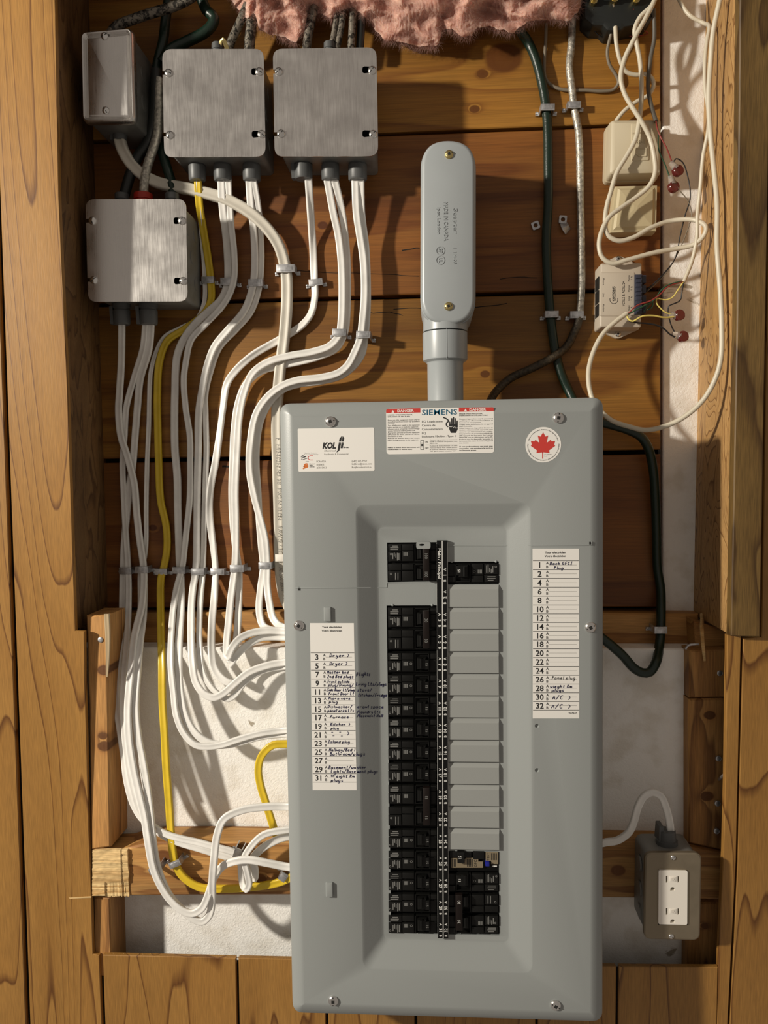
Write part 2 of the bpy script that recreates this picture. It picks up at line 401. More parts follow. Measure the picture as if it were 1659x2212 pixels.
M['stud'] = wood('rough framing lumber upright', (.45,.235,.075), (.38,.18,.052), (.20,.088,.026), (24, 14, 2.0), 5.0, rough=.62, fine=(600, 500, 30), fine_amt=.3, blotch=.42, bump=.45, knots=[kn(224,1448,13,.1), kn(222,1590,10,.1), kn(225,1612,14,.1), kn(1533,1545,11,.064), kn(1527,1720,13,.064), kn(1522,2000,8,.06)])
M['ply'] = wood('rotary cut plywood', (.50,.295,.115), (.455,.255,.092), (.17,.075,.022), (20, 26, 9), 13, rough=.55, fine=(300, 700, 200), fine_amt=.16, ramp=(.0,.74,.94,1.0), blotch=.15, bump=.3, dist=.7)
M['ply_left'] = wood('shade darkened plywood', (.19,.102,.037), (.16,.080,.027), (.08,.036,.011), (20, 30, 9), 6.0, rough=.6, fine=(300, 700, 200), fine_amt=.2, ramp=(.0,.7,.93,1.0), blotch=.3, bump=.3, dist=.5)  # left return's shade is put into the colour, darker than the right plywood
M['trim_dark'] = wood('olive brown trim board', (.180,.105,.031), (.142,.080,.022), (.072,.036,.010), (13, 20, 3.4), 6.0, rough=.5, fine=(900, 500, 40), fine_amt=.3, ramp=(.0,.66,.92,1.0), blotch=.2, bump=.2, dist=.4)
M['raw_wood'] = wood('torn raw wood', (.78,.56,.27), (.70,.47,.21), (.48,.28,.10), (4, 14, 90), 3.0, rough=.75, fine=(60, 500, 900), fine_amt=.3, blotch=.15, bump=.9)
M['dark'] = plain('dark cavity', (.012,.008,.005), .9)
def foam_mat():
    m, N, L, b = new_mat('white beaded foam'); g = N.new('ShaderNodeNewGeometry')
    n = N.new('ShaderNodeTexNoise'); n.inputs['Scale'].default_value = 330; n.inputs['Detail'].default_value = 1.5; n.inputs['Distortion'].default_value = .8
    n2 = N.new('ShaderNodeTexNoise'); n2.inputs['Scale'].default_value = 28; n2.inputs['Detail'].default_value = 4
    n3 = N.new('ShaderNodeTexNoise'); n3.inputs['Scale'].default_value = 9; n3.inputs['Detail'].default_value = 6; n3.inputs['Distortion'].default_value = 2.0
    for q in (n, n2, n3): L.new(g.outputs['Position'], q.inputs['Vector'])
    cr = N.new('ShaderNodeValToRGB'); cr.color_ramp.elements[0].position = .33; cr.color_ramp.elements[0].color = (.78,.74,.67,1)
    cr.color_ramp.elements[1].position = .5; cr.color_ramp.elements[1].color = (.90,.88,.84,1)
    L.new(n2.outputs['Fac'], cr.inputs['Fac'])
    ck = N.new('ShaderNodeValToRGB'); ck.color_ramp.elements[0].position = .305; ck.color_ramp.elements[0].color = (.45,.40,.33,1)
    ck.color_ramp.elements[1].position = .325; ck.color_ramp.elements[1].color = (1,1,1,1); L.new(n3.outputs['Fac'], ck.inputs['Fac'])
    mx = N.new('ShaderNodeMix'); mx.data_type = 'RGBA'; mx.blend_type = 'MULTIPLY'; mx.inputs['Factor'].default_value = 1
    L.new(cr.outputs['Color'], mx.inputs['A']); L.new(ck.outputs['Color'], mx.inputs['B']); L.new(mx.outputs['Result'], b.inputs['Base Color'])
    a = N.new('ShaderNodeMath'); a.operation = 'ADD'; L.new(n.outputs['Fac'], a.inputs[0])
    mm = N.new('ShaderNodeMath'); mm.operation = 'MULTIPLY'; mm.inputs[1].default_value = 1.5; L.new(n2.outputs['Fac'], mm.inputs[0]); L.new(mm.outputs[0], a.inputs[1])
    bp = N.new('ShaderNodeBump'); bp.inputs['Strength'].default_value = .38; bp.inputs['Distance'].default_value = .0018
    L.new(a.outputs[0], bp.inputs['Height']); L.new(bp.outputs['Normal'], b.inputs['Normal'])
    b.inputs['Roughness'].default_value = .7; return m
M['foam'] = foam_mat()
def brushed(name, col, rough, sc, amt, metal=.72):
    m, N, L, b = new_mat(name); g = N.new('ShaderNodeNewGeometry')
    mp = N.new('ShaderNodeVectorMath'); mp.operation = 'MULTIPLY'; mp.inputs[1].default_value = sc; L.new(g.outputs['Position'], mp.inputs[0])
    n = N.new('ShaderNodeTexNoise'); n.inputs['Scale'].default_value = 1; n.inputs['Detail'].default_value = 4; L.new(mp.outputs[0], n.inputs['Vector'])
    n2 = N.new('ShaderNodeTexNoise'); n2.inputs['Scale'].default_value = 45; n2.inputs['Detail'].default_value = 5; L.new(g.outputs['Position'], n2.inputs['Vector'])
    a = N.new('ShaderNodeMath'); a.operation = 'ADD'; L.new(n.outputs['Fac'], a.inputs[0]); L.new(n2.outputs['Fac'], a.inputs[1])
    r = N.new('ShaderNodeMapRange'); r.inputs['From Min'].default_value = .6; r.inputs['From Max'].default_value = 1.4
    r.inputs['To Min'].default_value = rough-amt; r.inputs['To Max'].default_value = rough+amt; L.new(a.outputs[0], r.inputs['Value']); L.new(r.outputs[0], b.inputs['Roughness'])
    c = N.new('ShaderNodeValToRGB'); c.color_ramp.elements[0].position = .35; c.color_ramp.elements[1].position = .65
    c.color_ramp.elements[0].color = (*[q*.93 for q in col], 1); c.color_ramp.elements[1].color = (*[min(1, q*1.05) for q in col], 1)
    h = N.new('ShaderNodeMath'); h.operation = 'MULTIPLY'; h.inputs[1].default_value = .5; L.new(a.outputs[0], h.inputs[0]); L.new(h.outputs[0], c.inputs['Fac'])
    L.new(c.outputs['Color'], b.inputs['Base Color']); b.inputs['Metallic'].default_value = metal
    bp = N.new('ShaderNodeBump'); bp.inputs['Strength'].default_value = .06; bp.inputs['Distance'].default_value = .0004; L.new(n.outputs['Fac'], bp.inputs['Height']); L.new(bp.outputs['Normal'], b.inputs['Normal'])
    return m
M['steel'] = brushed('brushed galvanised steel', (.70,.675,.645), .30, (900, 50, 40), .07, 1.0)
M['galv'] = brushed('dull galvanised steel', (.30,.30,.285), .5, (90, 90, 90), .1)
M['cover_steel'] = brushed('old dull steel cover', (.27,.225,.16), .5, (60, 60, 60), .12)
M['screw'] = plain('bright zinc screw', (.75,.74,.72), .22, 1.0)
M['brass'] = plain('yellow zinc screw', (.62,.5,.22), .3, 1.0)
M['zinc'] = plain('zinc strap', (.52,.52,.53), .42, .85, vary=.25, vscale=220)
M['slot'] = plain('screw recess', (.03,.03,.028), .5, .5)
M['pvc_white'] = plain('white cable jacket', (.78,.76,.72), .36, spec=.45, vary=.07, vscale=60)
M['pvc_grey'] = plain('old ivory cable jacket', (.60,.56,.48), .42, vary=.07, vscale=50)
M['pvc_yellow'] = plain('yellow cable jacket', (.66,.46,.025), .34, vary=.08, vscale=60)
M['pvc_green'] = plain('dark green cable jacket', (.0055,.019,.011), .36, bump=.3, bscale=300)
M['pvc_black'] = plain('black cable jacket', (.012,.014,.013), .45)
def armour():
    m, N, L, b = new_mat('worn silver woven jacket'); g = N.new('ShaderNodeNewGeometry')
    n = N.new('ShaderNodeTexNoise'); n.inputs['Scale'].default_value = 210; n.inputs['Detail'].default_value = 4; n.inputs['Distortion'].default_value = .8
    L.new(g.outputs['Position'], n.inputs['Vector'])
    c = N.new('ShaderNodeValToRGB'); c.color_ramp.elements[0].position = .42; c.color_ramp.elements[0].color = (.02,.017,.013,1)
    c.color_ramp.elements[1].position = .56; c.color_ramp.elements[1].color = (.20,.175,.14,1); L.new(n.outputs['Fac'], c.inputs['Fac']); L.new(c.outputs['Color'], b.inputs['Base Color'])
    b.inputs['Metallic'].default_value = .35; b.inputs['Roughness'].default_value = .45
    bp = N.new('ShaderNodeBump'); bp.inputs['Strength'].default_value = .5; bp.inputs['Distance'].default_value = .001; L.new(n.outputs['Fac'], bp.inputs['Height']); L.new(bp.outputs['Normal'], b.inputs['Normal'])
    return m
M['armour'] = armour()
M['armour_dark'] = plain('dark woven jacket', (.05,.037,.022), .5, .2, bump=.7, bscale=500, vary=.7, vscale=300)
M['armour_silver'] = plain('silver woven jacket', (.47,.44,.38), .4, .55, bump=.5, bscale=600, vary=.5, vscale=260)
M['conduit'] = plain('grey plastic conduit', (.335,.36,.37), .34, vary=.04, vscale=15)
M['paint'] = plain('grey enamel', (.285,.302,.296), .38, bump=.05, bscale=900)
M['filler'] = plain('grey plastic filler', (.30,.31,.298), .45)
M['breaker'] = plain('black moulded plastic', (.0035,.0035,.0033), .5, spec=.18)
M['breaker_hi'] = plain('black plastic raised', (.0065,.0065,.006), .42, spec=.25)
M['tie'] = plain('brown handle tie', (.009,.0055,.0045), .45, spec=.25)
M['strip'] = plain('black label strip', (.004,.004,.004), .55, spec=.2)
M['paper'] = plain('white label paper', (.80,.78,.74), .55)
M['ink'] = plain('black ink', (.012,.012,.012), .6)
M['fade'] = plain('grey ink', (.24,.23,.21), .6)
M['pen'] = plain('dark blue pen', (.012,.012,.06), .55)
M['print_white'] = plain('white print', (.72,.72,.69), .6)
M['print_grey'] = plain('faint grey print', (.20,.20,.19), .6)
M['red'] = plain('red print', (.56,.045,.035), .5)
M['teal'] = plain('blue green print', (.0,.085,.16), .5)
M['orange'] = plain('orange print', (.62,.16,.03), .5)
M['beige'] = plain('beige plastic', (.56,.485,.345), .42)
M['beige2'] = plain('yellowed beige plastic', (.54,.455,.28), .42)
M['modem'] = plain('ivory plastic', (.52,.45,.36), .45)
M['phone'] = plain('cream phone cable', (.62,.56,.44), .42)
M['phone_grey'] = plain('grey brown wire', (.20,.165,.12), .5)
M['phone_dark'] = plain('dark grey wire', (.10,.09,.075), .5)
M['w_red'] = plain('red wire', (.26,.035,.03), .4); M['w_green'] = plain('green wire', (.02,.075,.035), .4)
M['w_yellow'] = plain('yellow wire', (.72,.60,.16), .4); M['w_black'] = plain('black wire', (.01,.01,.012), .4)
def gel():
    m, N, L, b = new_mat('red gel splice'); b.inputs['Base Color'].default_value = (.22,.035,.032,1); b.inputs['Roughness'].default_value = .15
    b.inputs['Transmission Weight'].default_value = .55; return m
M['gel'] = gel()
def clear():
    m, N, L, b = new_mat('clear splice skirt'); b.inputs['Base Color'].default_value = (.85,.78,.7,1); b.inputs['Roughness'].default_value = .15
    b.inputs['Transmission Weight'].default_value = .75; return m
M['clear'] = clear()
M['terminal'] = plain('dark blue grey terminal', (.035,.038,.06), .35)
M['conn'] = plain('grey plastic connector', (.085,.088,.088), .45)
M['conn_red'] = plain('red plastic connector', (.42,.025,.012), .4)
M['white_plastic'] = plain('white outlet plastic', (.86,.81,.73), .35)
M['gfci'] = plain('tan breaker label', (.22,.175,.11), .6); M['blue'] = plain('blue button', (.01,.015,.25), .35)
def wool():
    m, N, L, b = new_mat('pink glass wool'); g = N.new('ShaderNodeNewGeometry')
    n = N.new('ShaderNodeTexNoise'); n.inputs['Scale'].default_value = 38; n.inputs['Detail'].default_value = 7; n.inputs['Distortion'].default_value = 1.0
    n2 = N.new('ShaderNodeTexNoise'); n2.inputs['Scale'].default_value = 420; n2.inputs['Detail'].default_value = 4; n2.inputs['Distortion'].default_value = 3.0
    for q in (n, n2): L.new(g.outputs['Position'], q.inputs['Vector'])
    c = N.new('ShaderNodeValToRGB'); c.color_ramp.elements[0].position = .3; c.color_ramp.elements[0].color = (.44,.215,.165,1)
    c.color_ramp.elements[1].position = .65; c.color_ramp.elements[1].color = (.66,.41,.33,1); L.new(n.outputs['Fac'], c.inputs['Fac']); L.new(c.outputs['Color'], b.inputs['Base Color'])
    b.inputs['Roughness'].default_value = .95; b.inputs['Specular IOR Level'].default_value = .1
    b.inputs['Subsurface Weight'].default_value = .5; b.inputs['Subsurface Radius'].default_value = (.016,.008,.005); b.inputs['Subsurface Scale'].default_value = 1.0
    bp = N.new('ShaderNodeBump'); bp.inputs['Strength'].default_value = .35; bp.inputs['Distance'].default_value = .0018; L.new(n2.outputs['Fac'], bp.inputs['Height']); L.new(bp.outputs['Normal'], b.inputs['Normal'])
    return m
M['wool'] = wool()
M['caulk'] = plain('old tan caulk', (.42,.32,.19), .5)
# ------------------------------------------------------------------ setting
def struct(mb, name, mat, **k): return tag(mb.build(name, mat, **k), kind='structure')
b = MB(); b.slab([(-500,-300),(2150,-300),(2150,2600),(-500,2600)], -0.045, .01); wall_back = struct(b, 'wall_back', M['dark'])  # dark backing sheet added behind the planks to block light
ROWS = [[(170,-240),(1427,-240),(1427,263),(820,286),(170,303)], [(170,311),(820,294),(1427,271),(1427,620),(850,637),(170,655)],
        [(170,664),(850,646),(1427,629),(1427,971),(830,981),(170,992)], [(170,1001),(830,990),(1427,981),(1427,1311),(170,1313)]]
for poly, mt in zip(ROWS, ('plank', 'plank_red', 'plank_tan', 'plank_red')):
    b = MB(); b.slab(poly, 0.0, .02, ch=.0012); b.build('plank', M[mt], wall_back)
# thin cracks in the boards
b = MB()
for pts, w in (([(850,668),(900,665),(950,671),(985,671),(1040,663),(1095,656)], 1.6), ([(480,1008),(492,1007),(505,1009)], 4), ([(780,668),(806,677),(842,674),(870,681)], 1.5), ([(620,582),(660,586),(700,589),(770,590),(850,593),(905,597)], 1.2), ([(868,541),(885,538),(906,535)], 2.2), ([(1080,603),(1120,598),(1160,601)], 1.4), ([(660,1305),(700,1300),(760,1304)], 1.3)):
    q = [pts[0]]
    for a_, c_ in zip(pts, pts[1:]):
        for t in (.33, .66, 1): q.append((a_[0]+(c_[0]-a_[0])*t, a_[1]+(c_[1]-a_[1])*t + random.uniform(-.9, .9)))
    strokes(b, [q], .0003, w)
b.build('crack', M['dark'], wall_back, recalc=False, smooth=False)
b = MB(); b.slab([(-400,-330),(2000,-330),(2000,-390),(-400,-390)], .16, .22); struct(b, 'top_light_block', M['dark'])  # unseen dark slab added overhead to block ambient light from above

# panelling
def gx(y): return -19 + .0359*y
wl = MB(); wl.slab([(-900,-260),(96,-260),(148,1355),(172,1368),(192,2062),(226,2500),(-900,2500)], lambda y: PD(y)-.0075, .003); wall_left = struct(wl, 'wall_left', M['dark'])
b = MB(); b.slab([(-236,-260),(gx(-260)-5,-260),(gx(2500)-4,2500),(-138,2500)], PD, .006, ch=.0012); b.build('panelling_board', M['panel_wood'], wall_left)
b = MB(); b.slab([(-900,-260),(-244,-260),(-147,2500),(-900,2500)], PD, .006, ch=.0012); b.build('panelling_board', M['panel_wood'], wall_left)
b = MB(); b.slab([(gx(-260)+4,-260),(111,-260),(120,30),(127,420),(145,820),(163,1362),(182,1364),(183,1470),(187,1600),(192,1800),(196,1900),(201,2061),(214,2064),(231,2500),(gx(2500)+5,2500)], PD, .006, ch=.0008); b.build('panelling_board', M['panel_wood'], wall_left)
wf = MB(); wf.slab([(210,2072),(617,2078),(1310,2090),(1550,2096),(1540,2500),(225,2500)], lambda y: PD(y)-.0075, .003); wall_front = struct(wf, 'wall_front', M['dark'])
def topy(x): return 2063 + (x-214)*.0225 if x < 1310 else 2087.6 + (x-1310)*.008
gro = [(219,235), (512,520), (705,709), (897,901), (1159,1160), (1334,1330), (1551,1543)]
for (a, a2), (c, c2) in zip(gro, gro[1:]):
    b = MB(); b.slab([(a+3, topy(a)), (c-3 if c != 1551 else c, topy(c)), (c2-3 if c != 1551 else c2, 2500), (a2+3, 2500)], PD, .006, ch=.0008); b.build('panelling_board', M['panel_wood'], wall_front)
wr = MB(); wr.slab([(1660,-260),(2700,-260),(2700,2500),(1560,2500),(1558,2060),(1575,1700),(1585,1378),(1643,1376)], lambda y: PD(y)-.0075, .003); wall_right = struct(wr, 'wall_right', M['dark'])
b = MB(); b.slab([(1571,1372),(1601,1372),(1595,1640),(1590,1860),(1580,2054),(1572,2212),(1560,2500),(1540,2500),(1549,2212),(1553,2059),(1563,1836),(1567,1679)], PD, .008, ch=.0008); b.build('panelling_board', M['panel_wood'], wall_right)
b = MB(); b.slab([(1985,-260),(2700,-260),(2700,2500),(1948,2500)], PD, .006, ch=.0008); b.build('panelling_board', M['panel_wood'], wall_right)
b = MB(); b.slab([(1675,-260),(1977,-260),(1940,2500),(1565,2500),(1577,2212),(1585,2054),(1594,1860),(1599,1640),(1606,1378),(1645,1376),(1656,700)], PD, .006, ch=.0008); b.build('panelling_board', M['panel_wood'], wall_right)

# plywood returns of the opening
def jamb(name, fr, bk, out, mat):
    m_ = MB(); F0 = W(*fr[0], PD(fr[0][1])-.006 if out < 0 else PD(fr[0][1])); F1 = W(*fr[1], PD(fr[1][1])-.006 if out < 0 else PD(fr[1][1])); B1 = W(*bk[1], -.012); B0 = W(*bk[0], -.012)
    ofs = Vector((out, 0, 0)); q = [F0, F1, B1, B0]
    m_.loops([[p + ofs for p in q], q]); return struct(m_, name, mat)
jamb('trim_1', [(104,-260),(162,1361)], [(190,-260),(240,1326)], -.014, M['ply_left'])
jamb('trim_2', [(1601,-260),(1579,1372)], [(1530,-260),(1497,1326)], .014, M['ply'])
b = MB(); b.slab([(1601,-260),(1671,-260),(1654,700),(1642,1376),(1579,1374),(1592,700)], lambda y: PD(y)+.014, .014, ch=.0012); struct(b, 'trim_3', M['trim_dark'])

# foam, sill, studs
FOAM_D = .045
b = MB(); b.slab([(1432,-260),(1590,-260),(1560,1324),(1432,1324)], -.010, .022, ch=.0016)
tag(b.build('foam_board', M['foam']), 'tall narrow strip of white beaded foam behind the phone wires', 'foam board', 'white foam boards')
b = MB(); b.slab([(140,1398),(1620,1402),(1620,2140),(140,2140)], FOAM_D, .03, ch=.0016)
tag(b.build('foam_board', M['foam']), 'large white foam board low behind the looping cables and the grey panel', 'foam board', 'white foam boards')
def stud(poly, d, t, mat, label, ch=.0022, name='wall_stud', cat='stud'):
    m_ = MB(); m_.slab(poly, d, t, ch=ch); return tag(m_.build(name, M[mat]), label, cat)
stud([(170,1324),(830,1321),(1510,1326),(1510,1402),(830,1398),(170,1396)], .014, .04, 'lumber', 'horizontal sill board running just below the lowest back plank', name='sill_board', cat='board')
stud([(186,1330),(231,1330),(234,1500),(239,1830),(197,1836),(193,1600)], .0995, .056, 'stud', 'knotty upright stud left of the white cables, above the crossbar')
stud([(201,1938),(238,1938),(242,2110),(204,2110)], .0910, .050, 'stud', 'short upright stud at lower left, below the crossbar')
stud([(196,1838),(262,1836),(285,1829),(330,1820),(480,1820),(642,1822),(642,1934),(420,1935),(199,1937)], .0935, .045, 'lumber', 'horizontal two-by-four crossbar carrying the cables left of the grey panel', name='crossbar', cat='board')
stud([(1290,1814),(1420,1816),(1566,1846),(1566,1944),(1420,1941),(1290,1940)], .072, .030, 'lumber', 'horizontal two-by-four crossbar behind the outlet box', name='crossbar', cat='board')
stud([(1489,1405),(1578,1404),(1578,1506),(1489,1508)], .066, .03, 'stud', 'short upright stud block under the right plywood return')
stud([(1487,1510),(1580,1508),(1580,1842),(1487,1822)], .064, .03, 'stud', 'dark upright stud above the outlet box with nail heads')
stud([(1482,1950),(1560,1950),(1556,2120),(1480,2120)], .060, .03, 'stud', 'short upright stud below the outlet box at the lower right')
stud([(1500,1342),(1576,1364),(1576,1401),(1503,1402)], .046, .05, 'lumber', 'small block of wood under the foot of the right plywood return', name='wood_block', cat='wood block')
# torn plywood scrap
m_ = MB(); nx, ny = 46, 40
g = []
for j in range(ny+1):
    for i in range(nx+1):
        u, v = i/nx, j/ny
        x = 199 + u*(76 + 4*v) + (2.2*noise.noise(Vector((0, v*5, 1))) if i == nx else 0); y = 1836 + v*99 + (3*random.random() if j == ny and u > .35 else 0)
        ridg = .0012*noise.noise(Vector((u*2, v*26, 0))) + .0008*noise.noise(Vector((u*8, v*60, 3)))
        if v > .72 and u > .35: ridg = -.0015 + .0012*noise.noise(Vector((u*34, v*3, 7)))
        if u > .82: ridg -= .0012
        g.append(W(x, y, .0985 + ridg))
m_.add(g, [(j*(nx+1)+i, j*(nx+1)+i+1, (j+1)*(nx+1)+i+1, (j+1)*(nx+1)+i) for j in range(ny) for i in range(nx)])
n0 = len(m_.v); edge = [i for i in range(nx+1)] + [(j+1)*(nx+1)-1 for j in range(1, ny+1)] + [ny*(nx+1)+i for i in range(nx-1, -1, -1)] + [j*(nx+1) for j in range(ny-1, 0, -1)]
m_.add([m_.v[e] for e in edge] + [Vector((m_.v[e].x, -.0932, m_.v[e].z)) for e in edge], [(i, (i+1) % len(edge), len(edge)+(i+1) % len(edge), len(edge)+i) for i in range(len(edge))])
tag(m_.build('plywood_scrap', M['raw_wood'], ang=80), 'square scrap of torn pale plywood stuck on the left end of the crossbar', 'wood scrap')
# other loose wood bits
b = MB(); sweep(b, crom([W(231,1326,.100), W(233,1370,.1005), W(233,1420,.1005), W(231,1462,.101)]), prof_flat(.0062,.003), scale=lambda t: 1.15-.75*t*t); tag(b.build('glue_drip', M['caulk']), 'pale tapering drip of hardened caulk hanging on the upper left stud', 'caulk drip')
b = MB(); sweep(b, crom([W(1517,1330,.02), W(1516,1365,.07), W(1519,1400,.078), W(1522,1428,.07)]), prof_flat(.007,.004), scale=lambda t: 1.1-.7*t); tag(b.build('wood_splinter', M['raw_wood']), 'long splinter of wood below the foot of the right plywood return', 'splinter')
b = MB(); sweep(b, crom([W(1481,1402,.066), W(1487,1394,.067), W(1510,1391,.068)]), prof_round(.0016)); tag(b.build('bent_nail', M['zinc']), 'small bent pale nail at the foot of the narrow foam strip', 'nail')
for (x, y, lab) in ((1556,1455,'dull nail head in the short stud block under the right plywood return'), (1553,1640,'shiny nail head in the dark stud above the outlet box'), (1551,1737,'dull upper nail head just above the outlet box'), (1549,1797,'dull lower nail head just above the outlet box')):
    b = MB(); p = W(x, y, .068); b.cyl((p.x, p.z), .0035, .064, .0668, dome=.0008); tag(b.build('nail_head', M['zinc']), lab, 'nail')
b = MB(); p = W(217,1382,.1); b.cyl((p.x, p.z), .0034, .0985, .1005, dome=.0008); tag(b.build('nail_head', M['zinc']), 'dark nail head near the top of the upper left stud', 'nail')
b = MB()
for (x, y) in ((1562,1680),(1568,1676)): pass
sweep(b, crom([W(1553,1684,.067), W(1560,1677,.085), W(1568,1670,.098)]), prof_round(.0016)); tag(b.build('bent_nail', M['zinc']), 'bent shiny nail sticking out beside the right panelling strip', 'nail')
# splintered top edge of the bottom panelling
b = MB()
for i in range(46):
    x = random.uniform(232, 330) if i < 34 else random.uniform(330, 610); y = topy(x); p = W(x, y, PD(y)-.004); hh = random.uniform(.0012, .0045); w = .0006
    b.add([p + Vector((-w,0,0)), p + Vector((w,0,0)), p + Vector((random.uniform(-.001,.001), -.001, hh)), p + Vector((0,.0012,0))], [(0,1,2),(1,3,2),(3,0,2)])
o = b.build('edge_splinters', M['raw_wood'], wall_front, smooth=False); o['kind'] = 'stuff'
b = MB(); b.slab([(148,1939),(197,1936.5),(197,1939.5),(151,1941.5)], lambda y: PD(y)+.0006, .001); b.build('raw_cut_line', M['raw_wood'], wall_left)

# ------------------------------------------------------------------ screws, shared by many things
def screw(mb, px, py, d, rpx, drive='robertson', rot=0.3, dome=.38):
    p = W(px, py, d); r = rpx*K(d); mb.m = 0
    mb.cyl((p.x, p.z), r, d-.001, d+r*.22, n=18, dome=r*dome)
    mb.m = 1; top = d + r*.22 + r*dome*.92; s = r*.34
    if drive == 'robertson':
        sq = [(p.x + s*math.cos(rot+a*math.pi/2+math.pi/4)*1.25, p.z + s*math.sin(rot+a*math.pi/2+math.pi/4)*1.25) for a in range(4)]
        mb.prism(sq, d, top+r*.03)
    if drive in ('slot', 'robertson'):
        c, q = math.cos(rot), math.sin(rot); L_, w = r*.86, r*.10
        mb.prism([(p.x + c*u - q*v, p.z + q*u + c*v) for u, v in ((-L_,-w),(L_,-w),(L_,w),(-L_,w))], d, top-r*(.06 if drive == 'robertson' else -.02))
    mb.m = 0
SC = lambda: [M['screw'], M['slot']]
def add_screw(parent, px, py, d, rpx, **k):
    mats = k.pop('mats', None) or SC()
    m_ = MB(); screw(m_, px, py, d, rpx, **k); return m_.build('screw', mats, parent)

# ------------------------------------------------------------------ square junction boxes
def connector(root, px, py0, py1, d, wpx, mat='conn', up=False, clip=False):
    m_ = MB(); r = wpx*K(d)/2; a = W(px, py0, d); c = W(px, py1, d); c.x = a.x
    m_.lathe(a, c, [(0,.8*r),(.12,.8*r),(.14,1.08*r),(.34,1.08*r),(.36,.92*r),(.44,.92*r),(.46,1.02*r),(.94,1.0*r),(1,.9*r)], n=22)
    if clip:
        z0, z1 = a.z + (c.z-a.z)*.3, a.z + (c.z-a.z)*.98
        m_.loops([[(a.x-r*1.35, -d+y, z0) for y in (-r*.5, r*.5)] + [(a.x-r*.95, -d+y, z0) for y in (r*.5, -r*.5)], [(a.x-r*1.3, -d+y, z1) for y in (-r*.4, r*.4)] + [(a.x-r*.9, -d+y, z1) for y in (r*.4, -r*.4)]])
    return m_.build('cable_connector', M[mat], root)
def junction_box(quad, dc, label, conns, tops, slots):
    TL, TR, BR, BL = quad; x0, y0, x1, y1 = (TL[0]+BL[0])/2, (TL[1]+TR[1])/2, (TR[0]+BR[0])/2, (BL[1]+BR[1])/2
    base = W((x0+x1)/2, (y0+y1)/2, 0); root = thing('junction_box', base, label, 'junction box', 'square steel junction boxes')
    cq = XZ([BL, BR, TR, TL], dc); t = .0016
    m_ = MB(); xz = rnd(off(cq, 9*K(dc)), .006); a = Vector((cq[3][0], 0, cq[3][1]-9*K(dc))); c = Vector((max(p[0] for p in xz), 0, cq[1][1]+9*K(dc)))
    inner = off(xz, t)
    R = [[(x, -.001, z) for x, z in xz], [(x, -(dc-.0012), z) for x, z in xz], [(x, -(dc-.0012), z) for x, z in inner], [(x, -.0026, z) for x, z in inner]]
    m_.loops(R); m_.build('body', M['galv'], root)
    # knock-out discs on the side wall
    for k, (f0, dd) in enumerate(((.24,.3),(.24,.7),(.5,.5),(.76,.3),(.76,.7))):
        z = a.z + (c.z-a.z)*f0; xw = cq[2][0] + (cq[1][0]-cq[2][0])*f0 - 9*K(dc); m_ = MB(); m_.lathe((xw-.0002, -dc*dd, z), (xw+.0007, -dc*dd, z), [(0,.0085),(.6,.0085),(.62,.0076),(1,.0076)], n=18); m_.build('knockout', M['galv'], root)
    holes = []; out = rnd(cq, 20*K(dc), 6); k = K(dc)
    for (hx, hy) in slots['keyhole']:
        p = W(hx, hy, dc); holes.append(rnd([(p.x-9*k, p.z-7.6*k), (p.x+12*k, p.z-6*k), (p.x+12*k, p.z+6*k), (p.x-9*k, p.z+7.6*k)], 5.6*k, 5))
    # open notches cut in from the left edge; the outline starts and ends on that edge
    n = len(out)//4; corner_bl = list(out[:n]); rest = list(out[n:])
    A_, B_ = Vector(rest[-1]), Vector(corner_bl[0])                            # top and bottom of the left edge
    notch = []; hh = 4*k; nx_ = 14*k
    for (hx, hy) in sorted(slots['notch'], key=lambda q: q[1]):
        z = W(hx, hy, dc).z; xe = A_.x + (B_.x-A_.x)*(z-A_.y)/(B_.y-A_.y)
        notch += [(xe, z+hh), (xe+nx_, z+hh), (xe+nx_, z-hh), (xe, z-hh)]
    seq = corner_bl + rest
    m_ = MB(); m_.plate(seq + notch, holes, dc-.0011, dc+.0004); cov = m_.build('cover', M['steel'], root)
    for (sx, sy) in slots['screw']: add_screw(root, sx, sy, dc+.0004, 8.6, drive='slot', rot=random.uniform(0, 3))
    dm = dc*.5
    for (cx_, w, clip) in conns: connector(root, cx_, y1-6, y1+52 if not clip else y1+50, dm, w, clip=clip)
    for (cx_, w, mt) in tops: connector(root, cx_, y0+14, y0-12, dm, w, mat=mt)
    return root
DC = .075
box_mid = junction_box([(350.5,106.5),(569.5,106),(574,338.5),(355,340)], DC, 'square steel junction box in the middle of the upper row, yellow cable below', [(425,36,False),(480,38,False),(543,38,False)], [(470,24,'conn')], dict(keyhole=[(552,155),(553,290)], notch=[(353,158),(353,291)], screw=[(364,158),(367,292),(560,155),(565,290)]))
box_right = junction_box([(589.5,106),(813,102.5),(817,337.5),(593.5,338.5)], DC, 'rightmost square steel junction box, under the pink insulation', [(655,38,True),(713,38,False),(772,40,False)], [(712,24,'conn')], dict(keyhole=[(792,151),(792,289)], notch=[(592,155),(592,290)], screw=[(602,155),(607,289),(804,152),(806,290)]))
box_low = junction_box([(185,430.5),(402,430),(405.5,651.5),(190.5,652)], DC, 'lower square steel junction box with a red connector on top', [(262,36,True),(320,38,True)], [(264,30,'conn'),(310,40,'conn_red'),(372,30,'conn')], dict(keyhole=[(384,477),(385,607)], notch=[(188,477),(188,605)], screw=[(200,477),(203,605),(393,477),(396,607)]))

